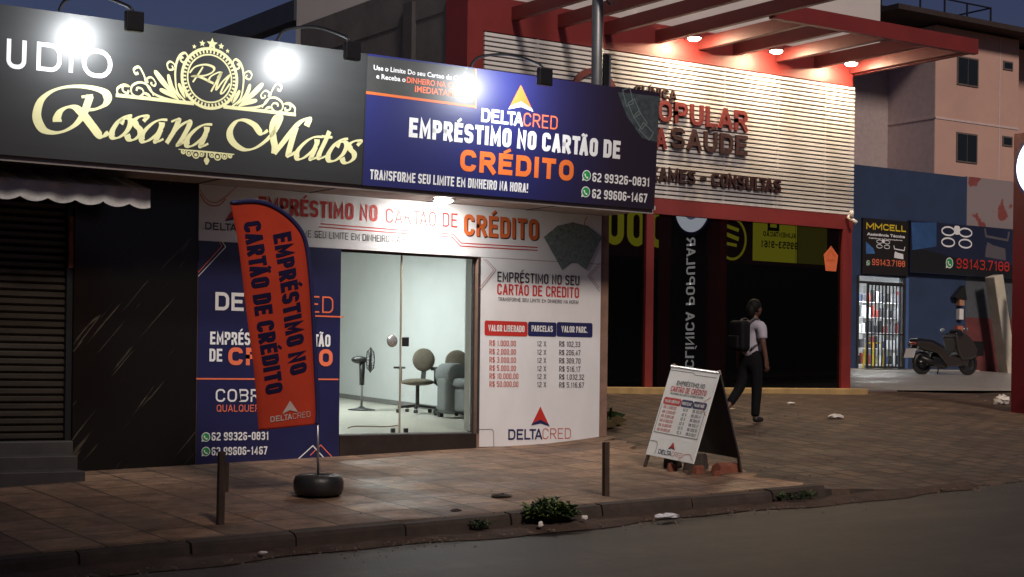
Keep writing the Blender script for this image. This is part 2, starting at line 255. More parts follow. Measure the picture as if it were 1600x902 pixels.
# positions measured on each sign's own face, in metres
D={"loan":{"use":[8.552,9.783,1.21,1.262],"rec":[8.587,8.945,1.123,1.175],"din":[8.96,9.742,1.119,1.181],"ime":[9.064,9.772,1.032,1.099],"emp":[9.012,11.871,0.549,0.757],"cred":[9.675,11.211,0.242,0.476],"tra":[8.56,10.589,0.066,0.17],"ph1":[11.483,12.327,0.259,0.363],"ph2":[11.491,12.305,0.069,0.175],"delta":[9.922,10.48,0.798,0.947],"crd":[10.488,10.955,0.804,0.954],"tri":[[10.43,1.255],[10.276,0.968],[10.614,0.973],[10.445,1.034]],"ic1":[[11.399,0.321]],"ic2":[[11.398,0.134]],"blk":[[8.465,1.348],[9.823,1.361],[9.844,0.953],[8.467,0.965]],"notes":[[11.789,1.317],[12.385,1.334],[12.4,0.786],[12.184,0.82],[11.946,1.044]]},
"head":{"emp":[7.777,9.251,3.28,3.467],"car":[9.359,10.322,3.275,3.441],"cred":[10.411,11.48,3.193,3.443],"tra":[7.894,9.812,3.056,3.133],"delta":[7.164,7.525,3.072,3.15],"crd":[7.532,7.841,3.074,3.154],"tri":[[7.492,3.322],[7.386,3.172],[7.606,3.168],[7.494,3.206]],"line":[[8.531,3.214],[10.262,3.197],[10.378,3.1],[11.47,3.106]],"c1":[[7.101,3.492],[7.16,3.402],[7.255,3.361],[7.358,3.402],[7.519,3.55]],"c2":[[7.101,3.445],[7.16,3.361],[7.248,3.326],[7.329,3.345],[7.395,3.411]],"c3":[[12.212,3.523],[12.174,3.46],[12.2,3.386],[12.416,3.224]],"panel":[7.096,12.445,2.972,3.549],"notes":[[11.588,3.384],[11.766,3.428],[12.059,3.434],[12.33,3.246],[12.418,3.069],[12.193,2.956],[11.912,2.976],[11.663,2.986]]},
"price":{"panel":[10.647,12.432,0.72,2.943],"l1":[10.891,12.103,2.67,2.791],"l2":[10.89,12.098,2.518,2.648],"l3":[10.906,12.092,2.443,2.488],"chip":[[10.718,11.336,2.029,2.206],[11.343,11.765,2.034,2.209],[11.769,12.313,2.038,2.216]],"ct":[[10.77,11.29,2.081,2.157],[11.393,11.707,2.092,2.165],[11.838,12.234,2.093,2.17]],"rows":[[[10.789,11.17,1.908,1.975],[11.477,11.613,1.915,1.979],[11.808,12.126,1.917,1.984]],[[10.791,11.171,1.807,1.875],[11.478,11.614,1.813,1.877],[11.809,12.131,1.814,1.88]],[[10.792,11.173,1.71,1.777],[11.48,11.616,1.714,1.778],[11.811,12.133,1.714,1.78]],[[10.794,11.174,1.612,1.679],[11.481,11.617,1.615,1.679],[11.812,12.134,1.613,1.68]],[[10.795,11.211,1.517,1.585],[11.483,11.619,1.519,1.583],[11.813,12.191,1.516,1.582]],[[10.796,11.212,1.423,1.49],[11.484,11.62,1.422,1.486],[11.815,12.193,1.419,1.485]]],"tri":[[11.538,1.189],[11.406,0.96],[11.681,0.946],[11.544,0.999]],"delta":[11.074,11.571,0.791,0.918],"crd":[11.575,11.999,0.794,0.924],"k1":[[10.724,2.931],[10.873,2.807],[10.634,2.54]],"k2":[[10.693,2.93],[10.839,2.805],[10.634,2.58]],"k3":[[12.416,2.965],[12.228,2.799],[12.418,2.613]],"k4":[[12.417,2.927],[12.262,2.797],[12.417,2.655]],"k5":[[10.633,0.921],[10.838,0.919],[10.863,0.896],[10.869,0.707]]},
"blue":{"panel":[7.094,8.798,0.597,2.985],"delta":[7.289,8.05,2.221,2.414],"crd":[8.058,8.702,2.23,2.413],"line1":[[8.075,2.195],[8.833,2.192]],"emp":[7.235,8.672,1.856,1.992],"de":[7.229,7.376,1.675,1.811],"cred":[7.446,8.702,1.64,1.829],"line2":[[7.083,1.49],[7.794,1.492],[8.778,1.496]],"cob":[7.307,8.304,1.246,1.383],"qua":[7.32,8.361,1.141,1.215],"ph1":[7.265,7.931,0.834,0.922],"ph2":[7.267,7.918,0.676,0.764],"ic1":[[7.2,0.873]],"ic2":[[7.202,0.72]],"k1":[[7.091,2.572],[7.401,2.899],[7.356,2.958]],"k2":[[7.09,2.612],[7.357,2.904],[7.319,2.963]],"k3":[[8.278,0.607],[8.469,0.762],[8.621,0.614]],"k4":[[8.439,0.657],[8.568,0.768],[8.725,0.619]]},
"cal":[[[5.419,0.602],[5.475,0.616],[5.53,0.629]],[[5.502,0.623],[5.478,0.543],[5.443,0.444],[5.371,0.342],[5.267,0.27],[5.164,0.243],[5.066,0.262],[5.009,0.337],[4.999,0.422],[5.036,0.535],[5.129,0.624],[5.254,0.677],[5.404,0.7],[5.541,0.697],[5.642,0.67],[5.675,0.615],[5.646,0.552],[5.563,0.504],[5.487,0.489]],[[5.194,0.347],[5.192,0.39],[5.224,0.452],[5.29,0.495],[5.365,0.495],[5.443,0.437],[5.53,0.342],[5.622,0.25],[5.693,0.296]],[[5.924,0.477],[5.862,0.464],[5.786,0.404],[5.731,0.31],[5.737,0.251],[5.799,0.257],[5.875,0.323],[5.911,0.409],[5.886,0.444],[5.84,0.432],[5.814,0.385]],[[6.04,0.432],[6.07,0.48],[6.011,0.478],[5.957,0.439],[5.967,0.388],[6.008,0.347],[6.002,0.294],[5.948,0.248],[5.901,0.247],[5.876,0.29]],[[6.283,0.47],[6.195,0.458],[6.109,0.401],[6.037,0.312],[6.035,0.244],[6.091,0.249],[6.184,0.325],[6.225,0.397],[6.228,0.442]],[[6.222,0.374],[6.196,0.311],[6.174,0.252],[6.202,0.255],[6.25,0.282]],[[6.324,0.455],[6.396,0.481],[6.355,0.367],[6.283,0.243]],[[6.313,0.303],[6.391,0.401],[6.494,0.475],[6.512,0.443],[6.459,0.331],[6.409,0.243],[6.429,0.248],[6.475,0.279]],[[6.754,0.469],[6.664,0.457],[6.575,0.399],[6.5,0.308],[6.499,0.239],[6.556,0.244],[6.652,0.322],[6.695,0.395],[6.697,0.441]],[[6.692,0.371],[6.665,0.307],[6.643,0.248],[6.671,0.25],[6.72,0.278]],[[7.362,0.468],[7.292,0.429],[7.212,0.505],[7.11,0.543],[7.02,0.528],[6.954,0.444],[6.952,0.361],[7.009,0.293],[7.111,0.252],[7.222,0.275],[7.34,0.359],[7.438,0.47],[7.49,0.586],[7.478,0.632],[7.438,0.6],[7.411,0.514],[7.427,0.385],[7.445,0.313],[7.44,0.238]],[[7.44,0.242],[7.526,0.348],[7.625,0.478],[7.694,0.559],[7.755,0.607],[7.817,0.627],[7.794,0.55]],[[7.675,0.529],[7.638,0.404],[7.603,0.238],[7.675,0.272]],[[7.982,0.457],[7.882,0.444],[7.785,0.383],[7.703,0.287],[7.702,0.214],[7.765,0.219],[7.87,0.301],[7.917,0.378],[7.92,0.427]],[[7.914,0.353],[7.885,0.286],[7.86,0.223],[7.892,0.225],[7.945,0.254]],[[8.061,0.523],[8.018,0.419],[7.954,0.281],[7.962,0.234],[8.04,0.269]],[[7.973,0.462],[8.096,0.462]],[[8.283,0.464],[8.211,0.45],[8.123,0.386],[8.059,0.285],[8.067,0.222],[8.139,0.227],[8.226,0.299],[8.268,0.391],[8.239,0.428],[8.185,0.415],[8.155,0.365]],[[8.394,0.402],[8.426,0.45],[8.362,0.448],[8.304,0.409],[8.315,0.358],[8.359,0.317],[8.353,0.264],[8.295,0.218],[8.244,0.218],[8.217,0.26]]],
"orn":[[[6.867,0.655],[7.268,0.656],[7.668,0.655]],[[6.867,0.662],[7.114,0.667],[7.287,0.709],[7.361,0.787],[7.391,0.87],[7.443,0.945],[7.495,0.921],[7.48,0.879],[7.451,0.891]],[[7.288,0.689],[7.34,0.774],[7.427,0.803],[7.507,0.761],[7.51,0.691],[7.444,0.66],[7.393,0.7],[7.408,0.741],[7.452,0.746],[7.464,0.717]],[[7.35,0.805],[7.359,0.846],[7.314,0.861],[7.272,0.817],[7.284,0.784],[7.317,0.797],[7.311,0.816]],[[7.542,0.715],[7.555,0.686],[7.599,0.705],[7.597,0.75],[7.546,0.755],[7.596,0.76],[7.655,0.716],[7.646,0.654]],[[6.963,0.672],[7.046,0.754],[7.073,0.895],[7.068,1.013],[7.037,1.099],[6.982,1.137],[6.951,1.099],[6.98,1.043],[7.023,1.058],[7.016,1.091],[6.995,1.084]],[[7.075,0.975],[7.089,1.016],[7.132,1.035],[7.16,1.004],[7.141,0.957],[7.097,0.967],[7.112,0.998]]],
"leaf":[[[7.005,0.681],[7.109,0.8],[7.148,0.913]],[[7.027,0.678],[7.174,0.807],[7.289,0.933]],[[7.027,0.673],[7.134,0.724],[7.231,0.758]],[[6.962,0.696],[6.992,0.749],[7.037,0.837]],[[6.951,0.705],[6.959,0.765],[6.989,0.812]],[[7.301,0.651],[7.343,0.69],[7.392,0.705]]],
"ring":[[6.711,0.917],[7.003,0.917],[6.7,1.208],[6.722,0.625]],
"stars":[[6.724,1.257],[6.62,1.251],[6.821,1.247],[6.537,1.21],[6.891,1.208]],
"rm":[[[6.497,0.949],[6.553,1.014],[6.658,1.048],[6.747,1.031],[6.739,0.985],[6.653,0.939],[6.527,0.921],[6.605,0.921],[6.754,0.873]],[[6.635,1.023],[6.585,0.941],[6.534,0.863]],[[6.694,0.879],[6.718,0.935],[6.79,0.982],[6.827,0.982],[6.793,0.914],[6.729,0.79]],[[6.792,0.934],[6.833,0.987],[6.799,0.895],[6.786,0.816],[6.847,0.9],[6.919,0.972],[6.879,0.894],[6.835,0.796],[6.861,0.794],[6.927,0.89]]],
"under":[[6.411,0.198],[7.004,0.192],[6.72,0.073],[6.708,0.192]],
"studio":[[4.699,4.883,0.795,1.064],[4.979,5.215,0.805,1.069],[5.288,5.326,0.819,1.077],[5.413,5.708,0.798,1.068],[4.281,4.441,0.796,1.078],[4.476,4.651,0.793,1.074]],
"clin":{"cli":[16.166,17.007,5.975,6.124],"pop":[16.311,18.535,5.611,5.946],"da":[16.318,16.813,5.173,5.499],"sau":[16.918,18.541,5.208,5.537],"exa":[16.327,19.305,4.657,4.877]},
"flag":{"R":[[6.226,3.081],[6.438,3.112],[6.609,3.095],[6.764,3.024],[6.895,2.915],[6.975,2.779],[7.018,2.528],[7.057,2.059],[7.09,1.588],[7.114,1.234],[7.109,1.098]],"L":[[6.226,3.081],[6.236,3.041],[6.251,2.981],[6.269,2.9],[6.294,2.78],[6.317,2.638],[6.348,2.415],[6.397,2.028],[6.447,1.62],[6.498,1.251],[6.528,1.045]],"t1":[[6.655,2.82],[6.822,1.541],[6.831,2.865]],"t2":[[6.355,2.912],[6.571,1.368],[6.528,2.945]],"tri":[[6.819,1.316],[6.743,1.194],[6.905,1.211],[6.82,1.229]],"lg":[[6.632,1.119],[7.036,1.169],[6.628,1.177]],"pole":[[7.109,1.098],[7.133,0.572]],"base":[[7.135,0.466]]},
"mm":{"panel":[28.45,29.989,3.991,5.297],"t1":[28.561,29.898,5.043,5.193],"t2":[28.584,29.868,4.898,4.965],"t3":[28.645,29.779,4.812,4.86],"num":[28.762,29.879,4.211,4.358],"ic":[[28.635,4.255]],"ban":[30.134,33.872,4.103,5.348],"bnum":[31.766,33.735,4.275,4.519],"bic":[[31.51,4.391]],"dr":[[31.767,5.04]],"bx":[[30.144,5.294],[31.029,5.348],[31.039,4.767],[30.198,4.636]]}}
# ------------------------------------------------------------------ ground: road, kerb, sidewalk, forecourt
def sm(a, b, x): t = max(0, min(1, (x-a)/(b-a))); return t*t*(3-2*t)
def Hs(x, y): return .326+.0344*x-(16.3-y)*.055
def Hr(x): return -.05+.0355*x
def Hg(x, y):
    R = Hr(x); t = (y-11.9)/8.5; return R+(max(1.34, R+.1)-R)*t
def H(x, y):
    t = sm(11.5, 13.8, x); return Hs(x, y)*(1-t)+Hg(x, y)*t
def Hp(x, y): return 1.36+max(0, y-20.4)*.4/6.9               # paved apron of the phone shop
def lin(a, b, n): return [a+(b-a)*i/n for i in range(n+1)]
def node_ground(name, kind):
    m = bpy.data.materials.new(name); m.use_nodes = True; nt = m.node_tree; N = nt.nodes.new; L = nt.links.new; p = nt.nodes['Principled BSDF']
    tc = N('ShaderNodeTexCoord'); o = tc.outputs['Object']
    def noise(sc, d=6, r=.6):
        n = N('ShaderNodeTexNoise'); n.inputs['Scale'].default_value = sc; n.inputs['Detail'].default_value = d; n.inputs['Roughness'].default_value = r; L(o, n.inputs[0]); return n.outputs[0]
    def ramp(src, *st):
        r = N('ShaderNodeValToRGB'); e = r.color_ramp.elements
        while len(e) < len(st): e.new(.5)
        for q, (pos, c) in zip(e, st): q.position = pos; q.color = (*c, 1)
        L(src, r.inputs[0]); return r.outputs[0]
    def mix(t, f, a, b):
        x = N('ShaderNodeMix'); x.data_type = 'RGBA'; x.blend_type = t
        if isinstance(f, float): x.inputs[0].default_value = f
        else: L(f, x.inputs[0])
        for i, v in ((6, a), (7, b)):
            if isinstance(v, tuple): x.inputs[i].default_value = (*v, 1)
            else: L(v, x.inputs[i])
        return x.outputs[2]
    bump = N('ShaderNodeBump'); bump.inputs['Distance'].default_value = .012
    if kind == 'road':
        c = ramp(noise(.3, 5, .7), (.38, (.012, .0105, .0095)), (.62, (.036, .030, .026)))
        c = mix('MULTIPLY', .8, c, ramp(noise(4.5, 9, .85), (.36, (.42, .42, .42)), (.64, (1.6, 1.56, 1.5))))
        mp = N('ShaderNodeMapping'); mp.inputs['Scale'].default_value = (.16, 1.7, 1); L(o, mp.inputs[0])
        n = N('ShaderNodeTexNoise'); n.inputs['Scale'].default_value = 1.1; n.inputs['Detail'].default_value = 5; L(mp.outputs[0], n.inputs[0])
        c = mix('MULTIPLY', .7, c, ramp(n.outputs[0], (.36, (.42, .40, .38)), (.62, (1.5, 1.42, 1.3))))
        vo = N('ShaderNodeTexVoronoi'); vo.feature = 'DISTANCE_TO_EDGE'; vo.inputs['Scale'].default_value = .55; wv = N('ShaderNodeMix'); wv.data_type = 'RGBA'; wv.inputs[0].default_value = .25; L(o, wv.inputs[6]); nn = N('ShaderNodeTexNoise'); nn.inputs['Scale'].default_value = 2.5; nn.inputs['Detail'].default_value = 5; L(o, nn.inputs[0]); L(nn.outputs[1], wv.inputs[7]); L(wv.outputs[2], vo.inputs['Vector'])
        c = mix('MULTIPLY', .8, c, ramp(vo.outputs[0], (.0, (.3, .28, .26)), (.012, (1, 1, 1))))
        c = mix('MIX', ramp(noise(.22, 3), (.58, (0, 0, 0)), (.60, (.6, .6, .6))), c, (.022, .02, .019))
        L(noise(60, 4), bump.inputs['Height']); bump.inputs['Strength'].default_value = .5; p.inputs['Roughness'].default_value = .62
    else:
        br = N('ShaderNodeTexBrick'); mp = N('ShaderNodeMapping'); L(o, mp.inputs[0]); L(mp.outputs[0], br.inputs[0])
        big = kind == 'tile'
        if not big: mp.inputs['Rotation'].default_value = (0, 0, math.radians(90))
        br.offset = 0 if big else .5; br.inputs['Scale'].default_value = 1; br.inputs['Brick Width'].default_value = .5 if big else .34; br.inputs['Row Height'].default_value = .5 if big else .30
        br.inputs['Mortar Size'].default_value = .014 if big else .03; br.inputs['Mortar Smooth'].default_value = .3; br.inputs['Bias'].default_value = 0
        br.inputs['Color1'].default_value = (.25, .162, .108, 1) if big else (.100, .064, .042, 1); br.inputs['Color2'].default_value = (.125, .078, .053, 1) if big else (.050, .033, .023, 1)
        br.inputs['Mortar'].default_value = (.028, .018, .013, 1) if big else (.020, .013, .009, 1)
        c = br.outputs[0]
        c = mix('MULTIPLY', .85, c, ramp(noise(1.3, 8, .7), (.30, (.38, .33, .3)), (.5, (1, .97, .95)), (.68, (1.5, 1.4, 1.25))))
        c = mix('MIX', ramp(noise(.55, 6, .75), (.45, (0, 0, 0)), (.66, (.7, .7, .7))), c, (.10, .058, .035) if big else (.062, .039, .025))
        c = mix('MULTIPLY', .8, c, ramp(noise(4, 9, .85), (.36, (.4, .38, .37)), (.64, (1.6, 1.56, 1.5))))
        h = mix('ADD', .35, br.outputs[1], noise(22, 4)); inv = N('ShaderNodeInvert'); L(br.outputs[1], inv.inputs[1]); h = mix('ADD', .4, inv.outputs[0], noise(9, 5))
        L(h, bump.inputs['Height']); bump.inputs['Strength'].default_value = .35 if big else .6
        L(ramp(noise(1.1, 5), (.36, (.46, .46, .46)), (.6, (.8, .8, .8))) if big else ramp(noise(2, 3), (.3, (.6, .6, .6)), (.7, (.85, .85, .85))), p.inputs['Roughness'])
    L(bump.outputs[0], p.inputs['Normal']); L(c, p.inputs['Base Color']); return m
m_road = node_ground('asphalt', 'road'); m_tile = node_ground('sidewalk_tiles', 'tile'); m_paver = node_ground('paver', 'paver')
m_soil = M('red_soil', (.05, .029, .019), .9, var=.45, scale=5, bump=.8); m_conc = M('concrete', (.3, .27, .23), .75, var=.2, scale=4, bump=.2)
m_kerb = M('kerb_stone', (.04, .027, .02), .85, var=.4, scale=4, bump=.6)
struct('ground', Mesh().grid(lin(-160, 260, 42), lin(-160, 260, 42), lambda x, y: .0355*max(-40, min(x, 60))-.42), M('bare_earth', (.1, .07, .05), .9, var=.3, scale=.5))
struct('road', Mesh().grid([-60, -20]+lin(0, 40, 20)+[60, 110], lin(-3, 11.86, 12), lambda x, y: Hr(x)+.03*(1-((y-4.4)/7.5)**2)-.03), m_road)
struct('opposite_sidewalk', Mesh().grid([-60]+lin(0, 60, 12)+[100], lin(-12, -3, 3), lambda x, y: Hr(x)+.12), m_tile)
def edge(y): return 11.75+.16*(y-12)+.1*math.sin(y*7.3)+.07*math.sin(y*17.1+1) if y < 16 else 12.56
me = Mesh(); ys = lin(11.98, 16.32, 40); nx = 56
vs = [(-12+(edge(y)+12)*(i/nx), y, H(-12+(edge(y)+12)*(i/nx), y)+.012+.006*math.sin(3*(-12+(edge(y)+12)*(i/nx)))*math.sin(2.3*y)) for y in ys for i in range(nx+1)]
k = nx+1; nv = len(vs); vs += [(x, y, z-.16) for x, y, z in vs]
fs = [(j*k+i, j*k+i+1, (j+1)*k+i+1, (j+1)*k+i) for j in range(len(ys)-1) for i in range(nx)]
fs += [(j*k+nx, nv+j*k+nx, nv+(j+1)*k+nx, (j+1)*k+nx) for j in range(len(ys)-1)]+[(i, nv+i, nv+i+1, i+1) for i in range(nx)]
struct('sidewalk', me.add(vs, fs), m_tile)
me = Mesh(); xs = lin(-12, 11.9, 120); prof = lambda x: [(11.83, Hr(x)-.06), (11.85+.012*math.sin(x*5), Hs(x, 11.9)-.03+.008*math.sin(x*9)), (11.875, Hs(x, 11.9)+.004+.005*math.sin(x*7)), (11.985, Hs(x, 11.98)+.01)]
x = -12.0
while x < 11.85:                                             # kerbstones, each a little out of line
    x1 = min(x+random.uniform(.85, 1.1), 11.9); dz, dy = random.uniform(-.008, .006), random.uniform(-.008, .008); k = 4
    for q in (x+.009, x1-.009): me.v += [(q, a+dy, b+dz*(j > 0)) for j, (a, b) in enumerate(prof(q))]
    o_ = len(me.v)-8; me.f += [(o_+j, o_+j+1, o_+j+5, o_+j+4) for j in range(3)]+[(o_, o_+1, o_+2, o_+3), (o_+4, o_+5, o_+6, o_+7)]; me.mi += [0]*5; x = x1
me.add([(x, 11.9, Hs(x, 11.9)-.02-.2*j) for x in (-12, 11.9) for j in (0, 1)], [(0, 1, 3, 2)])
struct('kerb', me, m_kerb, smooth=False)
me = Mesh(); xs = lin(-12, 14, 130)
def soilz(x, t): return Hr(x)+.012+.035*t*(.6+.4*math.sin(x*2.3)*math.sin(x*.9+1))+.008*math.sin(x*13+t*9)
me.add([(x, 11.84-(1-t)*(.24+.1*math.sin(x*1.7)+.05*math.sin(x*5.1)), soilz(x, t) if t else Hr(x)-.02) for x in xs for t in (0, .35, .7, 1)], [(i*4+j, i*4+j+1, (i+1)*4+j+1, (i+1)*4+j) for i in range(130) for j in range(3)])
struct('gutter_soil', me, m_soil, smooth=True)
struct('forecourt', Mesh().grid(lin(10.9, 40, 90), [11.865]+lin(11.90+0, 20.42, 36), lambda x, y: (Hr(x)-.06 if y < 11.88 else H(x, y)-.018+.012*math.sin(1.7*x+y)*math.sin(1.3*y))), m_paver)
m_apron = M('pale_paving', (.34, .32, .29), .32, var=.2, scale=2, bump=.05)
struct('paved_apron', Mesh().grid(lin(21.1, 40, 6), lin(20.4, 27.4, 4), Hp), m_apron)

# ------------------------------------------------------------------ loan shop and studio
m_marble = bpy.data.materials.new('black_marble'); m_marble.use_nodes = True
nt = m_marble.node_tree; p = nt.nodes['Principled BSDF']; tc = nt.nodes.new('ShaderNodeTexCoord'); mp = nt.nodes.new('ShaderNodeMapping'); mp.vector_type = 'TEXTURE'; mp.inputs['Rotation'].default_value = (0, math.radians(-50), 0); mp.inputs['Scale'].default_value = (1.5, 1, .07)
n = nt.nodes.new('ShaderNodeTexNoise'); n.inputs['Scale'].default_value = 1.3; n.inputs['Detail'].default_value = 5; n.inputs['Distortion'].default_value = .35; r = nt.nodes.new('ShaderNodeValToRGB')
e = r.color_ramp.elements; e[0].position = .635; e[0].color = (.0075, .0062, .0052, 1); e[1].position = .675; e[1].color = (.085, .07, .048, 1); q = e.new(.70); q.color = (.0085, .007, .006, 1)
nt.links.new(tc.outputs['Object'], mp.inputs[0]); nt.links.new(mp.outputs[0], n.inputs[0]); nt.links.new(n.outputs[0], r.inputs[0]); nt.links.new(r.outputs[0], p.inputs['Base Color']); p.inputs['Roughness'].default_value = .22; p.inputs['Specular IOR Level'].default_value = .35
m_wall = M('brown_plaster', (.22, .13, .095), .8, var=.2, bump=.1); m_in = M('aqua_paint', (.72, .735, .728), .7, var=.05, scale=1.5); m_infl = M('ceramic_floor', (.55, .52, .45), .3, var=.08)
m_dark = M('dark_granite', (.025, .018, .015), .35, var=.3); m_alu = M('aluminium', (.5, .5, .5), .35, .9, var=.05); m_blackmetal = M('black_metal', (.012, .012, .013), .4, var=.1)
m_soffit = M('soffit_panel', (.5, .46, .43), .6, var=.1); m_white = M('white_paint', (.72, .69, .66), .6, var=.06, scale=2); m_trim = M('dark_trim', (.03, .027, .027), .5)
YF = 16.3
shop = thing('loan_shop', 'single storey loan shop with glass doors between dark blue and white printed panels', 'shop', (10, YF, .6))
me = Mesh().box(7.092, 8.80, YF, YF+.18, .4, 2.945).box(10.625, 12.56, YF, YF+.18, .5, 2.945).box(7.092, 12.56, YF, YF+.18, 2.947, 4.86).box(12.38, 12.56, YF+.182, 27, .4, 4.86).box(7.092, 7.2, YF+.182, 27, .3, 4.86).box(7.092, 12.56, 27.002, 27.15, .3, 4.86)
me.build('wall', m_wall, shop); Mesh().box(7.05, 12.6, YF+.02, 27.2, 4.864, 4.95).build('roof', m_conc, shop)
me = Mesh().box(8.803, 10.622, YF-.012, YF+.2, .4, .872); me.build('door_plinth', m_dark, shop, bevel=.004)
fl = lambda y: .876+.045*(y-YF)
me = Mesh(); me.add([(7.2, YF+.19, fl(YF+.19)), (12.37, YF+.19, fl(YF+.19)), (12.37, 25.2, fl(25.2)), (7.2, 25.2, fl(25.2))], [(0, 1, 2, 3)]); me.build('room_floor', m_infl, shop)
Mesh().box(12.33, 12.375, YF+.185, 25.2, .6, 3.42).box(7.21, 12.328, 25.15, 25.25, .6, 3.42).box(7.205, 7.25, YF+.185, 25.1, .6, 3.42).box(7.25, 8.8, YF+.184, YF+.2, .88, 3.42).box(10.625, 12.33, YF+.184, YF+.2, .88, 3.42).build('room_wall', m_in, shop)
Mesh().box(7.2, 12.37, YF+.185, 25.2, 3.424, 3.5).build('room_ceiling', m_white, shop)
me = Mesh(); me.add([(12.31, y, fl(y)+z) for y in (17, 25.1) for z in (0, .07)]+[(12.329, y, fl(y)+.07) for y in (17, 25.1)], [(0, 2, 3, 1), (1, 3, 5, 4)]); me.build('skirting', M('grey_skirting', (.2, .2, .19), .5), shop)
me = Mesh().box(10.628, 10.66, YF-.004, YF+.17, .873, 2.94).box(10.60, 10.624, YF+.06, YF+.098, .873, 2.946).box(8.802, 8.818, YF+.06, YF+.12, .873, 2.946).box(8.82, 10.59, YF+.06, YF+.12, 2.926, 2.945); me.build('door_frame', m_trim, shop)
Mesh().box(10.596, 10.6238, YF+.1, YF+.225, .9, 2.946).build('door_jamb', m_white, shop)
me = Mesh().box(8.82, 10.59, YF+.05, YF+.13, .874, .884); me.build('door_track', m_alu, shop)
m_glass = bpy.data.materials.new('door_glass'); m_glass.use_nodes = True; nt = m_glass.node_tree; nt.nodes.remove(nt.nodes['Principled BSDF'])
a = nt.nodes.new('ShaderNodeBsdfTransparent'); a.inputs[0].default_value = (.93, .97, .96, 1); b = nt.nodes.new('ShaderNodeBsdfGlossy'); b.inputs['Roughness'].default_value = .02; f_ = nt.nodes.new('ShaderNodeFresnel'); f_.inputs[0].default_value = 1.35; x = nt.nodes.new('ShaderNodeMixShader')
nt.links.new(f_.outputs[0], x.inputs[0]); nt.links.new(a.outputs[0], x.inputs[1]); nt.links.new(b.outputs[0], x.inputs[2]); nt.links.new(x.outputs[0], nt.nodes['Material Output'].inputs[0])
m_edge = M('glass_edge', (.42, .36, .27), .3)
for x0, x1 in ((8.822, 9.628), (9.64, 10.588)):
    g = Mesh().box(x0, x1, YF+.082, YF+.092, .886, 2.924).build('glass_door', m_glass, shop)
    xe = x1 if x0 < 9 else x0
    Mesh().box(xe-.006 if x0 < 9 else xe-.011, xe+.005 if x0 < 9 else xe, YF+.079, YF+.095, .886, 2.924).build('edge_strip', m_edge, g)
    if x0 < 9: Mesh().lathe([(.0, -.02), (.062, -.02), (.072, -.008), (.06, .0), (0, .0)], (9.51, YF+.078, 1.94), 20, 'y').build('door_handle', M('satin_steel', (.75, .75, .72), .25, .8), g, smooth=True)
    else: Mesh().box(9.642, 9.73, YF+.06, YF+.081, 1.88, 1.985).build('door_lock', m_blackmetal, g, bevel=.006)
    Mesh().box(xe-.11 if x0 < 9 else xe+.05, xe-.06 if x0 < 9 else xe+.1, YF+.07, YF+.1, .89, .94).build('hinge', m_blackmetal, g, bevel=.004)
# canopy over both shops, carrying the two long signs
SY = 15.262
can = Mesh(); can.box(3.0, 12.5, SY+.06, YF-.002, 3.552, 3.60); canopy = can.build('canopy', m_soffit, None); tag(canopy, 'pale flat canopy soffit under the two long signs', 'canopy')
for x in (4.4, 5.7, 7.07, 8.4, 9.9, 11.3): Mesh().box(x-.008, x+.008, SY+.07, YF-.01, 3.544, 3.551).build('seam', m_trim, canopy)
me = Mesh(); Mesh().box(3.0, 12.44, SY+.03, SY+.055, 3.50, 3.56).build('edge_trim', M('trim_grey', (.36, .33, .31), .5), canopy)

studio = thing('beauty_studio', 'dark marble fronted studio with closed roller shutter on the far left', 'shop', (5, YF, .4))
Mesh().box(5.755, 7.09, YF, YF+.2, .2, 4.86).box(1.0, 5.755, YF, YF+.2, 3.42, 4.86).box(1.0, 2.6, YF, YF+.2, 0, 3.42).box(1.0, 1.18, YF+.202, 24, 0, 4.86).box(1.0, 7.085, 24.002, 24.2, 0, 4.86).build('wall', m_marble, studio)
Mesh().box(.95, 7.087, YF+.02, 24.25, 4.864, 4.95).build('roof', m_conc, studio)
me = Mesh(); z = .86; i = 0
while z < 3.36:
    me.add([(2.6, YF+.13, z), (5.69, YF+.13, z), (5.69, YF+.10, z+.02), (2.6, YF+.10, z+.02), (2.6, YF+.095, z+.055), (5.69, YF+.095, z+.055), (5.69, YF+.13, z+.07), (2.6, YF+.13, z+.07)], [(0, 1, 2, 3), (3, 2, 5, 4), (4, 5, 6, 7)]); z += .075
me.build('roller_shutter', M('shutter_paint', (.05, .04, .03), .5, .2, var=.25, scale=2, stretch=(1, 1, 6)), studio)
Mesh().box(5.692, 5.752, YF+.04, YF+.18, .78, 3.42).build('shutter_rail', m_blackmetal, studio); Mesh().box(5.70, 5.748, YF+.012, YF+.038, 2.6, 3.12).build('jamb', M('rust_wood', (.24, .075, .035), .7, var=.4, scale=12), studio)
Mesh().box(2.6, 5.69, YF+.05, YF+.4, 3.3, 3.42).build('shutter_box', m_trim, studio)
m_step = M('step_stone', (.05, .045, .042), .45, var=.2)
Mesh().box(2, 5.62, 15.54, YF-.003, .1, .595).box(2, 5.66, 15.87, YF-.004, .58, .725).box(2, 5.735, YF-.08, YF+.3, .7, .855).build('doorstep', m_step, studio, bevel=.01)
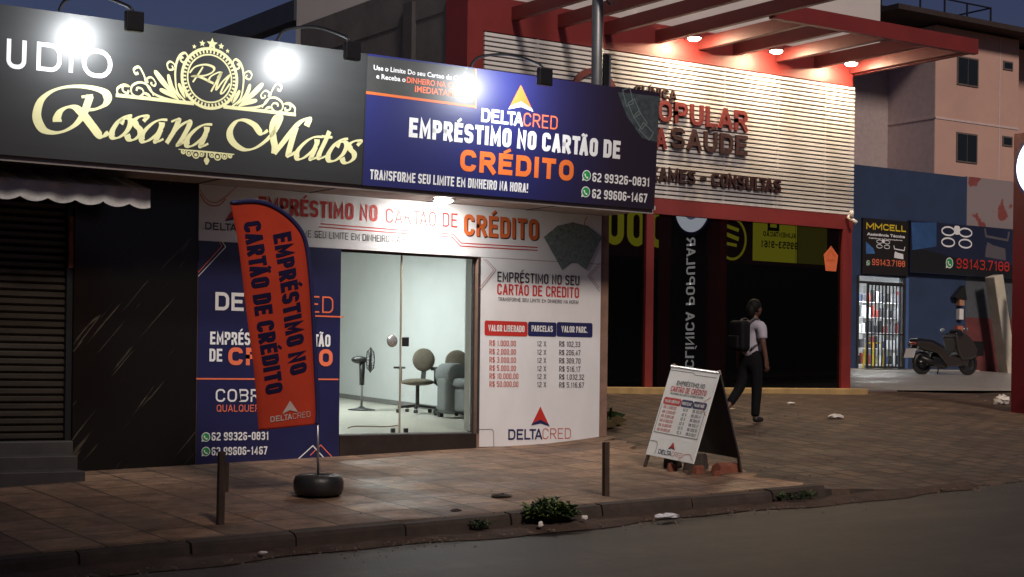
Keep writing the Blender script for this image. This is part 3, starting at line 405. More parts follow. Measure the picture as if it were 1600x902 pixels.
# awning with scalloped valance
aw = thing('awning', 'pale grey awning with scalloped edge under the studio sign', 'awning', (5, 15.7, 3.4))
m_aw = M('awning_cloth', (.6, .61, .6), .7, var=.2, scale=3, stretch=(5, 1, 1)); m_aw2 = M('valance_cloth', (.68, .69, .68), .75, var=.2, scale=7)
me = Mesh(); nx = 60; x0, x1 = 3.1, 6.27
me.add([(x0+(x1-x0)*i/nx, 16.28-.68*t, 3.545-.17*t+.012*math.sin(i*1.15)*math.sin(math.pi*t)) for t in lin(0, 1, 4) for i in range(nx+1)], [(j*(nx+1)+i, j*(nx+1)+i+1, (j+1)*(nx+1)+i+1, (j+1)*(nx+1)+i) for j in range(4) for i in range(nx)])
me.build('canvas', m_aw, aw, smooth=True)
me = Mesh(); nx = 160; P = []
for i in range(nx+1):
    x = x0+(x1-x0)*i/nx; ph = ((x1-x)/.272+.18) % 1; d = .155+.045*math.sin(math.pi*ph)**.6
    yb = 15.6-.01*math.sin(x*9)-.012*math.sin(x*23)
    P += [(x, 15.6, 3.377), (x, yb-.012, 3.37), (x, yb-.004, 3.345), (x, yb-.012, 3.376-d)]
me.add(P, [(i*4+j, i*4+j+1, (i+1)*4+j+1, (i+1)*4+j) for i in range(nx) for j in range(3)]); me.build('valance', m_aw2, aw, smooth=True)
me = Mesh().tube([(x0, 15.61, 3.36), (x1, 15.61, 3.36)], .012).tube([(x1-.02, 15.61, 3.36), (x1-.02, 16.28, 3.53)], .012); me.build('frame', m_alu, aw)

# ------------------------------------------------------------------ printed panels on the shop front
def panel(name, label, cat, b, mat, t=.008, y=YF):
    r = thing(name, label, cat, ((b[0]+b[1])/2, y, b[2])); Mesh().box(b[0], b[1], y-t, y-.001, b[2], b[3]).build('board', mat, r); return r, plane_y(y-t)
def line(fr, b, s, mat, root, wt=.17, name='lettering', local=False, gap=.3, sp=.55):
    return text(Mesh(), fr, s, *b, wt=wt, gap=gap, sp=sp).build(name, PR[mat], root, local=local)
m_vinyl_w = M('white_vinyl', (.72, .71, .72), .42, var=.07, scale=2.0, bump=.05, stretch=(1, 1, .4), coat=.25, coatr=.2); m_vinyl_b = M('navy_vinyl', (.010, .011, .062), .4, var=.2, scale=1.5, coat=.2, coatr=.25)
def rot_rect(c, u, w, h, a): return [(c[0]+math.cos(a)*x-math.sin(a)*y, c[1]+math.sin(a)*x+math.cos(a)*y) for x, y in ((-w/2, -h/2), (w/2, -h/2), (w/2, h/2), (-w/2, h/2))]
m_note = M('banknote_print', (.15, .19, .18), .5, var=.5, scale=22)
def notes(fr, c, r0, r1, angs, w, root, local=False, clip=None):
    me = Mesh()
    for i, a in enumerate(angs):
        a = math.radians(a); cc = (c[0]+math.sin(a)*(r0+r1)/2, c[1]+math.cos(a)*(r0+r1)/2)
        for q, (kw, kh, o) in enumerate(((1, 1, 0), (.86, .9, .0006), (.8, .84, .0012))):
            me.m = 1 if q == 1 else 0; P = rot_rect(cc, 0, w*kw, (r1-r0)*kh, -a)
            if clip: P = [(min(x, clip[0]), min(y, clip[1])) for x, y in P]
            me.poly(P, fr, .003+i*.0025+o)
        me.m = 1; disc(me, fr, cc, w*.22, .0046+i*.0025, 14)
    return me.build('banknotes', [m_note, PR['teal_light']], root, local=local)
d = D['head']; hp, fr = panel('header_banner', 'long white printed banner with red and orange headline above the glass doors', 'banner', [7.092, 12.435, 2.952, 3.549], m_vinyl_w)
line(fr, d['emp'], 'EMPRÉSTIMO NO', 'red', hp, .19); line(fr, d['car'], 'CARTÃO DE', 'red', hp, .13)
fr2 = lambda u, v, w: fr(u+.012, v-.012, w-.0012)
text(Mesh(), fr2, 'CRÉDITO', *d['cred'], wt=.2).build('letter_shadow', PR['black'], hp); line(fr, d['cred'], 'CRÉDITO', 'rust', hp, .19)
line(fr, d['tra'], 'TRANSFORME SEU LIMITE EM DINHEIRO NA HORA!', 'black', hp, .1); line(fr, d['delta'], 'DELTA', 'black', hp, .17); line(fr, d['crd'], 'CRED', 'palered', hp, .1)
arrow_logo(fr, d['tri'], hp, 'red', 'navy')
rl(fr, d['line'], .006, .003, 'red', hp); rl(fr, [(x-.02, z-.035) for x, z in d['line'][:1]]+[(x-.012, z-.035) for x, z in d['line'][1:3]]+[(d['line'][3][0], d['line'][3][1]-.035)], .006, .003, 'red', hp)
rl(fr, d['c2'], .005, .003, 'red', hp, smooth=True); rl(fr, d['c1'], .004, .004, 'rust', hp, smooth=True); rl(fr, d['c3'], .006, .003, 'rust', hp, smooth=True)
notes(fr, (12.02, 2.83), .12, .60, (-36, -14, 8, 30), .27, hp)
d = D['blue']; bp, fr = panel('blue_panel', 'tall navy panel with white and red lettering behind the flag, left of the doors', 'sign', [7.094, 8.795, .56, 2.948], m_vinyl_b)
line(fr, d['delta'], 'DELTA', 'white', bp, .19, gap=.22); line(fr, d['crd'], 'CRED', 'coral', bp, .09); line(fr, d['emp'], 'EMPRÉSTIMO NO CARTÃO', 'white', bp, .18); line(fr, d['de'], 'DE', 'white', bp, .18); line(fr, d['cred'], 'CRÉDITO', 'coral', bp, .24)
line(fr, d['cob'], 'COBRIMOS', 'white', bp, .14); line(fr, d['qua'], 'QUALQUER PROPOSTA', 'coral', bp, .12); line(fr, d['ph1'], '62 99326-0831', 'white', bp, .17); line(fr, d['ph2'], '62 99606-1467', 'white', bp, .17)
phone_icon(fr, d['ic1'][0], .05, bp); phone_icon(fr, d['ic2'][0], .05, bp)
for q_, hw_, o_, mt in (('line1', .008, .003, 'coral'), ('line2', .008, .003, 'coral'), ('k4', .005, .003, 'coral'), ('k2', .004, .003, 'coral'), ('k1', .004, .0034, 'white'), ('k3', .006, .004, 'white')): rl(fr, d[q_], hw_, o_, mt, bp)
def price_list(fr, d, root, local=False, small=False):
    line(fr, d['l1'], 'EMPRÉSTIMO NO SEU' if not small else 'EMPRÉSTIMO NO', 'black', root, .15, local=local); line(fr, d['l2'], 'CARTÃO DE CRÉDITO', 'red', root, .15, local=local); line(fr, d['l3'], 'TRANSFORME SEU LIMITE EM DINHEIRO NA HORA!', 'black', root, .13, local=local)
    me = Mesh()
    for i, b in enumerate(d['chip']): me.m = 1 if i else 0; me.poly(rrect(*b, .025), fr, .003)
    me.build('table_header', [PR['red'], PR['navy']], root, local=local)
    for b, s in zip(d['ct'], ('VALOR LIBERADO', 'PARCELAS', 'VALOR PARC.')): line(lambda u, v, w: fr(u, v, w+.0015), b, s, 'white', root, .17, local=local)
    for j, (col, mt) in enumerate(((('R$ 1.000,00', 'R$ 2.000,00', 'R$ 3.000,00', 'R$ 5.000,00', 'R$ 10.000,00', 'R$ 50.000,00'), 'palered'), (('12 X',)*6, 'grey'), (('R$ 102,33', 'R$ 206,47', 'R$ 309,70', 'R$ 516,17', 'R$ 1.032,32', 'R$ 5.116,67'), 'grey'))):
        me = Mesh()
        for i in range(6): text(me, fr, col[i], *d['rows'][i][j], wt=.15)
        me.build('price_column', PR[mt], root, local=local)
    line(fr, d['delta'], 'DELTA', 'navy', root, .17, local=local, gap=.22); line(fr, d['crd'], 'CRED', 'palered', root, .09, local=local); arrow_logo(fr, d['tri'], root, 'red', 'navy', local)
    for i, k in enumerate(('k1', 'k2', 'k3', 'k4', 'k5')): rl(fr, d[k], .003, .003+i*.0004, ('grey', 'palered')[i % 2], root, local)
d = D['price']; pp, fr = panel('price_panel', 'tall white panel with a loan price table, right of the glass doors', 'sign', [10.664, 12.435, .715, 2.946], m_vinyl_w); price_list(fr, d, pp)

# ------------------------------------------------------------------ the two long signs
TILT = math.atan(.08/1.37); SZ = 1.368
m_sblack = M('black_banner', (.028, .029, .029), .38, var=.12, scale=2.2, bump=.03, stretch=(.35, 1, 3), coat=1, coatr=.11); m_frame = M('sign_frame', (.02, .02, .025), .5)
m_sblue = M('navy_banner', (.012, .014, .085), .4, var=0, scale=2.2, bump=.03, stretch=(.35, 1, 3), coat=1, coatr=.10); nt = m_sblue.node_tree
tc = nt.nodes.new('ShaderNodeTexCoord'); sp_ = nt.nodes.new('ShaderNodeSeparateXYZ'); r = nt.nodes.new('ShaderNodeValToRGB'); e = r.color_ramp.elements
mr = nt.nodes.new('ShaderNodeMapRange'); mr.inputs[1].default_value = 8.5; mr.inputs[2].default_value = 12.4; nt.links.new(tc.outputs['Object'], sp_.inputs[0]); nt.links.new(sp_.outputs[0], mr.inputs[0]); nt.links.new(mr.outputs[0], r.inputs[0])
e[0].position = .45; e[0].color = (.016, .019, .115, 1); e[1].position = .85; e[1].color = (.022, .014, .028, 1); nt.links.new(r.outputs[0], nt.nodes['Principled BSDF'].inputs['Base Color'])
PR['gold'].node_tree.nodes['Principled BSDF'].inputs['Roughness'].default_value = .4
st = thing('studio_sign', 'long black sign with gold script and crest on the left', 'sign', (0, 15.25, 3.55), rot=(TILT, 0, 0)); fr = plane_l
Mesh().box(1.2, 8.466, 0, .05, 0, SZ).build('board', m_sblack, st, local=True); Mesh().box(8.468, 8.476, -.004, .05, 0, SZ).build('edge_strip', m_frame, st, local=True)
me = Mesh()
for b, ch in zip(D['studio'], ('U', 'D', 'I', 'O', 'S', 'T')): text(me, fr, ch, b[0]-(.06 if ch in 'ST' else 0), b[1]-(.06 if ch in 'ST' else 0), *b[2:], wt=.15 if ch != 'I' else .15)
me.build('lettering', PR['white'], st, local=True)
for part_, ids in (('script_lettering', range(0, 11)), ('script_lettering', range(11, len(D['cal'])))):
    me = Mesh()
    for i in ids:
        big = i in (0, 1, 2, 11, 12, 13)
        pen(me, fr, D['cal'][i], .085 if i < 3 else .072 if big else .062, math.radians(20 if i != 12 else 10), .28, .003+(i % 5)*.0005)
    me.build(part_, PR['gold'], st, local=True)
cr = D['ring']; cx, cz = cr[0]; rx = cr[1][0]-cx; rz = (cr[2][1]-cr[3][1])/2; me = Mesh()
for a, b in ((1.0, .055), (.80, .03)): stroke(me, fr, [(cx+rx*a*math.cos(t), cz+rz*a*math.sin(t)) for t in lin(0, 2*math.pi, 56)[:-1]], b*rx*.9, .003, True)
me.m = 1; stroke(me, fr, [(cx+rx*.905*math.cos(t), cz+rz*.905*math.sin(t)) for t in lin(0, 2*math.pi, 56)[:-1]], .07*rx, .0024, True); me.m = 0
for i in range(44):
    t = 2*math.pi*i/44; stroke(me, fr, [(cx+rx*k*math.cos(t), cz+rz*k*math.sin(t)) for k in (.85, .96)], .0085, .0036)
for P in D['rm']: pen(me, fr, P, .024, math.radians(35), .6, .0042)
me.build('crest_ring', [PR['gold'], m_sblack], st, local=True)
for flip in (None, cx):
    me = Mesh()
    for i, P in enumerate(D['orn']): pen(me, fr, P, (.03, .021, .018, .016, .02, .021, .017)[i], math.radians(60), .75, .003+i*.0003, flip=flip)
    for i, P in enumerate(D['leaf']): leafshape(me, fr, P, (.015, .02, .017, .014, .011, .01)[i], .0052+i*.0003, flip)
    me.build('crest_scroll', PR['gold'], st, local=True)
me = Mesh()
for (x, z), q in zip(D['stars'], (.062, .034, .034, .024, .024)): me.poly([(x+q*(1 if i % 2 == 0 else .45)*math.sin(math.pi*i/5), z+q*(1 if i % 2 == 0 else .45)*math.cos(math.pi*i/5)) for i in range(10)], fr, .003)
me.build('star', PR['gold'], st, local=True)
u = D['under']; me = Mesh(); xl, xr, zt, ub, xc = u[0][0], u[1][0], (u[0][1]+u[1][1])/2, u[2][1], u[3][0]
stroke(me, fr, [(xl, zt), (xc, zt), (xr, zt)], [.004, .009, .004], .003)
for s in (-1, 1):
    for i, (q, dr) in enumerate(((.055, .045), (.115, .065), (.19, .05), (.25, .035))): stroke(me, fr, arc((xc+s*q, zt-dr*.55), dr*.55, 0, 2*math.pi, 12), .006, .0034+i*.0004); disc(me, fr, (xc+s*q, zt-dr*.6), dr*.28, .0032, 8)
stroke(me, fr, [(xc, zt), (xc, ub)], .008, .005); disc(me, fr, (xc, ub+.012), .018, .0056, 10); disc(me, fr, (xc, zt-.085), .03, .0052, 10)
me.build('pendant_ornament', PR['gold'], st, local=True)

ls = thing('loan_sign', 'long navy sign with white and orange headline and two phone numbers', 'sign', (0, 15.25, 3.55), rot=(TILT, 0, 0)); d = D['loan']
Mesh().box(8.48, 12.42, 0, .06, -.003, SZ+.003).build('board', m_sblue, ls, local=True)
me = Mesh(); me.poly(d['blk'], fr, .002); me.build('dark_corner', M('charcoal_print', (.045, .045, .042), .4, coat=1, coatr=.085), ls, local=True)
a, b, c_, e_ = [Vector(q) for q in d['blk']]; rl(fr, [e_, c_], .014, .0032, 'rust', ls, True); rl(fr, [b, c_+Vector((0, -.02))], .012, .0036, 'rust', ls, True)
fr3 = lambda u, v, w: (u, -w-.001, v)
for b, s, mt in ((d['use'], 'Use o Limite Do seu Cartao de Credito', 'white'), (d['rec'], 'e Receba o', 'white'), (d['din'], 'DINHEIRO NA CONTA', 'coral'), (d['ime'], 'IMEDIATAMENTE', 'coral')):
    me = Mesh(); btext(me, fr3, s, *b, bold=.02); me.build('lettering', PR[mt], ls, local=True)
line(fr, d['delta'], 'DELTA', 'white', ls, .2, local=True, gap=.2); line(fr, d['crd'], 'CRED', 'coral', ls, .11, local=True); line(fr, d['emp'], 'EMPRÉSTIMO NO CARTÃO DE', 'white', ls, .225, local=True); line(fr, d['cred'], 'CRÉDITO', 'orange', ls, .25, local=True)
line(fr, d['tra'], 'TRANSFORME SEU LIMITE EM DINHEIRO NA HORA!', 'white', ls, .17, local=True); line(fr, d['ph1'], '62 99326-0831', 'white', ls, .18, local=True); line(fr, d['ph2'], '62 99606-1467', 'white', ls, .18, local=True)
phone_icon(fr, d['ic1'][0], .062, ls, local=True); phone_icon(fr, d['ic2'][0], .062, ls, local=True); arrow_logo(fr, d['tri'], ls, 'orange', 'white', True)
me = Mesh(); P = d['notes']; P[1] = [12.418, 1.33]; P[2] = [12.418, .79]; me.poly(P, fr, .003); me.m = 1
for i in range(4):
    q = Vector(P[0]).lerp(Vector(P[3]), .12+.25*i); a = math.radians(20+12*i)
    stroke(me, fr, rot_rect((q.x+.11, q.y+.02), 0, .11, .19, a), .005, .0036+.0003*i, True)
me.build('banknotes', [M('banknote_print_dark', (.05, .065, .07), .5, var=.5, scale=14), PR['teal_light']], ls, local=True)

# ------------------------------------------------------------------ lamps on the signs
m_lampglow = M('cool_lamp', (1, 1, 1), var=0, emit=620, ecol=(.93, .97, 1)); m_lampglow2 = M('cool_downlight', (1, 1, 1), var=0, emit=430, ecol=(1, .96, .9))
for x, lb in ((5.60, 'black arm floodlight above the crest, leftmost on the studio sign'), (7.85, 'black arm floodlight at the right end of the studio sign'), (10.18, 'black arm floodlight above the navy loan sign')):
    t = thing('sign_floodlight', lb, 'floodlight', (x, 15.2, 4.92), 'arm floodlights over the shop signs')
    Mesh().tube(spline([(x-.42, 15.17, 4.93), (x-.38, 15.05, 5.02), (x-.2, 14.75, 5.02), (x-.04, 14.45, 4.9), (x, 14.40, 4.84)]), .016).build('arm', m_blackmetal, t, smooth=True)
    h = Mesh().box(x-.085, x+.085, 14.33, 14.402, 4.655, 4.838).build('lamp_head', m_blackmetal, t, bevel=.012)
    me = Mesh(); me.lathe([(.001, 0), (.076, 0)], (x, 14.405, 4.748), 20, 'y'); me.build('lamp_lens', m_lampglow, h)
t = thing('canopy_downlight', 'round white downlight shining under the canopy onto the header banner', 'downlight', (9.86, 15.9, 3.55))
Mesh().lathe([(.10, 0), (.13, -.004), (.135, -.02), (.115, -.026), (.1, -.02)], (9.86, 15.86, 3.549), 28).build('rim', m_white, t, smooth=True)
me = Mesh().ell((9.86, 15.86, 3.528), (.098, .098, .032), 28, 10); me.build('lamp_lens', m_lampglow2, t, smooth=True)
t = thing('ceiling_lamp', 'white tube lamp on the ceiling of the loan shop room', 'lamp', (10.3, 20, 3.42))
Mesh().box(9.55, 11.05, 19.9, 20.1, 3.39, 3.423).build('housing', m_white, t); Mesh().box(9.58, 11.02, 19.93, 20.07, 3.36, 3.388).build('tube', M('room_lamp', (1, 1, 1), var=0, emit=185, ecol=(.95, 1, .985)), t)
# ------------------------------------------------------------------ clinic
cl = thing('clinic_building', 'clinic with slatted cream front, red frame, black glass and red pergola', 'clinic', (17, 20.5, 1.3))
m_red = M('red_paint', (.19, .022, .02), .5, var=.12, scale=2); m_rafter = M('rafter_paint', (.14, .02, .018), .5, var=.1); m_slat = M('slat_paint', (.68, .655, .635), .5, var=.05); m_grey = M('grey_render', (.115, .105, .105), .9, var=.3, scale=1.2, bump=.2)
m_upper = M('upper_wall_paint', (.62, .58, .56), .8, var=.05, scale=.6); m_sill = M('sill_concrete', (.40, .27, .11), .8, var=.25, scale=3)
YC = 20.4
Mesh().box(13.1, 21.04, YC+.12, 32, 1.0, 7.16).build('wall', m_grey, cl)
Mesh().box(13.1, 21.78, YC+.10, 26.0, 7.17, 10.4).box(13.09, 13.102, 25.8, 26.0, 7.17, 7.58).build('upper_wall', m_upper, cl)
Mesh().box(13.085, 13.099, YC+.62, 25.8, 7.0, 7.575).build('side_band', m_grey, cl); Mesh().box(13.06, 13.35, 26.02, 32, 7.7, 8.06).build('side_roof', M('dark_sheet', (.03, .034, .05), .5), cl)
Mesh().box(13.02, 13.098, 21.93, 22.2, 1, 7.3).build('pilaster', M('dark_render', (.06, .055, .058), .9), cl)
Mesh().box(13.06, 13.345, YC, YC+.6, 1.2, 7.16).build('corner_column', m_red, cl)
Mesh().box(13.35, 21.04, YC+.02, YC+.119, 6.64, 7.16).build('fascia', m_red, cl); Mesh().box(13.35, 21.04, YC-.02, YC+.115, 4.14, 4.385).build('lintel', m_red, cl)
Mesh().box(16.45, 16.605, YC-.022, YC+.11, 1.38, 4.138).build('post', m_red, cl); Mesh().box(20.80, 21.02, YC-.022, YC+.11, 1.38, 4.138).build('post', m_red, cl)
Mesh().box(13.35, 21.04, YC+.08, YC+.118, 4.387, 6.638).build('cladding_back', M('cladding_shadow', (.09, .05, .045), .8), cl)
me = Mesh(); ns = 32; p_ = (6.632-4.392)/ns
for i in range(ns): me.box(13.36, 21.06, YC-.01, YC+.03, 4.392+i*p_+.006, 4.392+i*p_+p_*.73)
sl = me.build('slat_cladding', m_slat, cl)
for x in (14.35, 15.6, 16.9, 18.1, 19.3, 20.4): Mesh().box(x-.02, x+.02, YC+.031, YC+.079, 4.392, 6.63).build('batten', m_slat, cl)
m_bglass = M('black_glass', (.0025, .0025, .003), .006, var=0, ior=1.75)
for x0, x1 in ((13.36, 16.448), (16.607, 18.45), (18.456, 19.72), (19.727, 20.798)): Mesh().box(x0, x1, YC+.03, YC+.05, 1.392, 4.137).build('glass_panel', m_bglass, cl)
Mesh().box(12.6, 21.1, YC-.36, YC+.12, 1.0, 1.388).build('front_sill', m_sill, cl, bevel=.012)
me = Mesh(); xs_ = [13.9, 14.75, 15.64, 16.66, 17.56, 18.3, 19.26, 20.15, 21.0]
for i, x in enumerate(xs_):
    y0 = 15.6 if i < 4 else 17.93
    Mesh().box(x-.05, x+.05, y0, YC+.019, 6.85, 7.05).build('rafter', m_rafter, cl, bevel=.004)
Mesh().box(16.72, 21.2, 17.82, 17.925, 6.82, 7.06).build('cross_beam', m_red, cl); Mesh().box(13.3, 16.72, 15.49, 15.595, 6.84, 7.06).build('cross_beam', m_red, cl)
Mesh().box(21.052, 21.15, 17.93, YC+.1, 6.83, 7.04).build('edge_beam', m_red, cl)
sg = thing('clinic_sign', 'raised dark red clinic lettering with ring emblem on the cream slats', 'sign', (18, 20.39, 4.5))
m_let = M('letter_red', (.15, .018, .018), .5); m_letd = M('letter_maroon', (.038, .012, .012), .5)
def raised(b, s, mat, wt, root, y=YC-.055, depth=.04):
    me = Mesh(); text(me, plane_y(y), s, *b, wt=wt, off=0); n = len(me.v); k = 0
    me.v += [(a, b_+depth, c) for a, b_, c in me.v]; nf = len(me.f)
    for f in list(me.f): me.f.append(tuple(i+n for i in f[::-1])); me.mi.append(0)
    from collections import Counter
    ec = Counter(tuple(sorted((f[i], f[(i+1) % 4]))) for f in me.f[:nf] for i in range(4))
    for (a, b_), q in ec.items():
        if q == 1: me.f.append((a, b_, b_+n, a+n)); me.mi.append(0)
    return me.build('lettering', mat, root)
d = D['clin']; raised(d['cli'], 'CLÍNICA', m_letd, .17, sg); raised(d['pop'], 'POPULAR', m_let, .2, sg); raised(d['da'], 'DA', m_let, .2, sg); raised(d['sau'], 'SAÚDE', m_letd, .2, sg); raised(d['exa'], 'EXAMES - CONSULTAS', m_letd, .2, sg)
me = Mesh(); R0 = .46
me.add([(15.37+r*math.cos(2*math.pi*i/40), y, 5.84+r*math.sin(2*math.pi*i/40)) for r, y in ((R0, YC-.06), (R0-.09, YC-.06), (R0-.09, YC-.012), (R0, YC-.012)) for i in range(40)], [(k*40+i, k*40+(i+1) % 40, ((k+1) % 4)*40+(i+1) % 40, ((k+1) % 4)*40+i) for k in range(4) for i in range(40)])
me.build('ring_emblem', m_let, sg)
stk = thing('window_sticker', 'orange pentagon sticker with a little house on the black glass', 'sticker', (20.56, YC+.03, 3.6)); fr = plane_y(YC+.028)
Mesh().prism([(20.44, 3.405), (20.69, 3.405), (20.735, 3.68), (20.565, 3.84), (20.39, 3.68)], fr, 0, .002).build('sheet', M('orange_sheet', s2l(215, 110, 70), .5, var=.05), stk)
me = Mesh(); stroke(me, fr, [(20.46, 3.66), (20.565, 3.76), (20.67, 3.66)], .014, .004); stroke(me, fr, [(20.47, 3.60), (20.66, 3.60)], .012, .0045); me.build('house_mark', PR['rust'], stk)
m_warm = M('warm_lamp', (1, .8, .5), var=0, emit=700, ecol=(1, .76, .48))
for i, (x, y) in enumerate(((17.09, 20.03), (18.82, 19.99), (20.58, 20.02))):
    t = thing('pergola_downlight', ('warm round downlight under the pergola, nearest the pole', 'warm round downlight in the middle of the lit pergola', 'warm round downlight under the pergola at the clinic corner')[i], 'downlight', (x, y, 6.95), 'warm downlights under the pergola')
    Mesh().box(x-.4, x-.02, y-.03, y+.03, 6.985, 7.01).build('bracket', m_rafter, t)
    Mesh().lathe([(0, .03), (.1, .03), (.125, 0), (.125, -.03), (.105, -.035)], (x, y, 6.955), 24).build('housing', m_rafter, t, smooth=True)
    Mesh().ell((x, y, 6.915), (.10, .10, .035), 20, 10).build('bulb', m_warm, t, smooth=True)
sc = thing('security_camera', 'small white security camera on the clinic corner under the slats', 'camera', (20.9, 20.3, 4.3))
Mesh().lathe([(0, 0), (.035, 0), (.04, .1), (.03, .12), (0, .12)], (20.88, 20.26, 4.33), 12).build('mount', m_white, sc, smooth=True); me = Mesh().tube([(20.86, 20.33, 4.36), (20.94, 20.2, 4.24)], .035, 12); me.build('camera_body', m_white, sc, smooth=True)
# galvanised pole between the shop and the clinic
pl = thing('utility_pole', 'grey galvanised pole rising behind the navy sign, in front of the slats', 'pole', (13.97, 18.4, .9))
m_galv = M('galvanised', (.2, .21, .22), .45, .6, var=.25, scale=3)
Mesh().tube([(13.93, 18.4, .8), (13.93, 18.4, 10)], [.085, .075], 16).build('shaft', m_galv, pl, smooth=True)
Mesh().box(14.015, 14.10, 18.35, 18.5, 5.3, 6.05).build('junction_box', m_blackmetal, pl); Mesh().box(14.102, 14.13, 18.34, 18.51, 5.3, 6.06).build('cover', m_alu, pl)
me = Mesh().tube(spline([(13.93, 18.3, 6.95), (14.02, 18.26, 6.74), (14.12, 18.28, 6.8), (14.16, 18.3, 7.1), (14.1, 18.34, 8)]), .012); me.build('cable', m_blackmetal, pl)

# ------------------------------------------------------------------ phone shop, peeling wall, apartment block
ps = thing('phone_shop', 'dark blue shop with a lit doorway left of the parked motorbike', 'shop', (30, 27.3, 1.75))
m_bluew = M('blue_paint', (.021, .04, .095), .75, var=.2, scale=1.5); YP = 27.3
Mesh().box(24, 28.33, YP, YP+.2, 1.2, 6.53).box(29.955, 32.12, YP, YP+.2, 1.2, 6.53).box(28.33, 29.955, YP, YP+.2, 3.96, 6.53).box(24, 32.12, YP+.2, 36, 6.3, 6.5).build('wall', m_bluew, ps)
m_inw = M('lit_white_wall', (.8, .8, .8), .6, var=.03)
Mesh().box(28.0, 28.05, YP+.2, 30.8, 1.6, 4.4).box(32.6, 32.65, YP+.2, 30.8, 1.6, 4.4).box(28.0, 32.65, 30.8, 30.85, 1.6, 4.4).box(28, 32.65, YP+.2, 30.8, 4.4, 4.45).build('room_wall', m_inw, ps)
Mesh().box(28.0, 32.65, YP-.01, 30.8, 1.6, 1.785).build('room_floor', m_apron, ps)
Mesh().box(28.33, 28.40, YP-.02, YP+.1, 1.786, 3.955).box(29.88, 29.953, YP-.02, YP+.1, 1.786, 3.955).box(28.402, 29.878, YP, YP+.08, 3.78, 3.83).build('door_frame', m_trim, ps)
Mesh().box(29.96, 30.06, YP-.03, YP-.001, 1.78, 3.95).build('door_trim', M('light_blue_trim', (.06, .12, .28), .6), ps)
gt = thing('security_grille', 'black vertical bar grille gate across the phone shop doorway', 'gate', (29.2, 27.25, 1.79)); me = Mesh()
for i in range(11): x = 28.66+i*.118; me.tube([(x, YP-.06, 1.82), (x, YP-.06, 3.76)], .017, 6)
me.build('bars', m_blackmetal, gt); Mesh().box(28.62, 29.87, YP-.075, YP-.045, 1.80, 1.84).box(28.62, 29.87, YP-.075, YP-.045, 3.74, 3.78).box(28.62, 29.87, YP-.075, YP-.045, 2.58, 2.61).box(28.61, 28.65, YP-.08, YP-.04, 1.79, 3.78).box(29.22, 29.26, YP-.08, YP-.04, 1.79, 3.78).build('frame', m_blackmetal, gt)
sh = thing('product_shelf', 'white wall rack of phone accessories inside the lit doorway', 'shelf', (29.6, 29.2, 1.79)); me = Mesh()
for z in (1.9, 2.3, 2.68, 3.06, 3.44): me.box(29.65, 31.9, 28.7, 29.05, z-.02, z)
me.build('shelf_board', m_inw, sh); me = Mesh()
for x in (29.64, 30.4, 31.15, 31.9): me.box(x-.015, x+.015, 28.72, 29.06, 1.79, 3.85)
me.build('upright', m_alu, sh)
cols = [('black', (.02, .02, .02)), ('grey', (.2, .2, .22)), ('red', (.28, .06, .05)), ('white', (.75, .75, .75)), ('blue', (.05, .08, .17)), ('dark grey', (.06, .06, .07)), ('orange', (.42, .2, .08)), ('yellow', (.45, .36, .08))]
pm = {k: M('package_'+k.replace(' ', '_'), c, .4, var=.1) for k, c in cols}; rows_ = ['lowest', 'second', 'middle', 'upper', 'top']
for r_, z in enumerate((1.9, 2.3, 2.68, 3.06, 3.44)):
    x = 29.70; q = 0
    while x < 31.75:
        w_ = random.uniform(.07, .13); h_ = random.uniform(.16, .31); k = random.choice(cols[6:]+cols[:1] if r_ == 0 and q % 2 else cols[:6]+[cols[0], cols[1], cols[3], cols[3], cols[5], cols[5]])[0]
        o = Mesh().box(x, x+w_, 28.71, 28.79, z+.002, z+h_).build('package', pm[k], bevel=.008); tag(o, f'{k} packet on the {rows_[r_]} shelf of the lit phone shop', 'package', f'{k} packets on the {rows_[r_]} shelf'); x += w_+random.uniform(.02, .08); q += 1
t = thing('shop_lamp', 'white ceiling lamp inside the phone shop doorway', 'lamp', (29.4, 28.2, 4.4)); Mesh().box(29.0, 31.2, 28.1, 28.3, 4.36, 4.398).build('housing', m_white, t); Mesh().box(29.02, 31.18, 28.12, 28.28, 4.33, 4.359).build('tube', M('shop_tube', (1, 1, 1), var=0, emit=130, ecol=(.95, 1, 1)), t)
stl = thing('step_stool', 'yellow step stool just inside the phone shop doorway', 'stool', (28.75, 28.3, 1.79)); m_yel = M('yellow_paint', (.6, .45, .03), .5)
Mesh().box(29.75, 30.05, 28.1, 28.35, 2.4, 2.43).build('seat', m_yel, stl)
for a, b in ((29.71, 28.06), (30.09, 28.06), (29.71, 28.39), (30.09, 28.39)): Mesh().beam((a, b, 1.787), (29.9+(a-29.9)*.7, 28.225+(b-28.225)*.7, 2.4), .03, .03).build('leg', m_yel, stl)
d = D['mm']; mmp = thing('phone_shop_sign', 'black sign with yellow name and orange number above the lit doorway', 'sign', (29.2, 27.2, 4)); fr = plane_y(YP-.06)
Mesh().box(28.45, 29.99, YP-.06, YP-.002, 4.0, 5.30).build('board', M('black_sheet', (.015, .012, .01), .45, var=.1), mmp)
me = Mesh(); text(me, fr, 'MMCELL', *d['t1'], wt=.2, gap=.2); me.build('lettering', PR['yellow'], mmp)
me = Mesh(); btext(me, fr, 'Assistência Técnica', *d['t2'], bold=.03); btext(me, fr, 'Celulares e Computadores', *d['t3'], bold=.02); me.build('lettering', PR['white'], mmp)
line(fr, d['num'], '99143.7188', 'coral', mmp, .15, gap=.25); phone_icon(fr, d['ic'][0], .06, mmp)
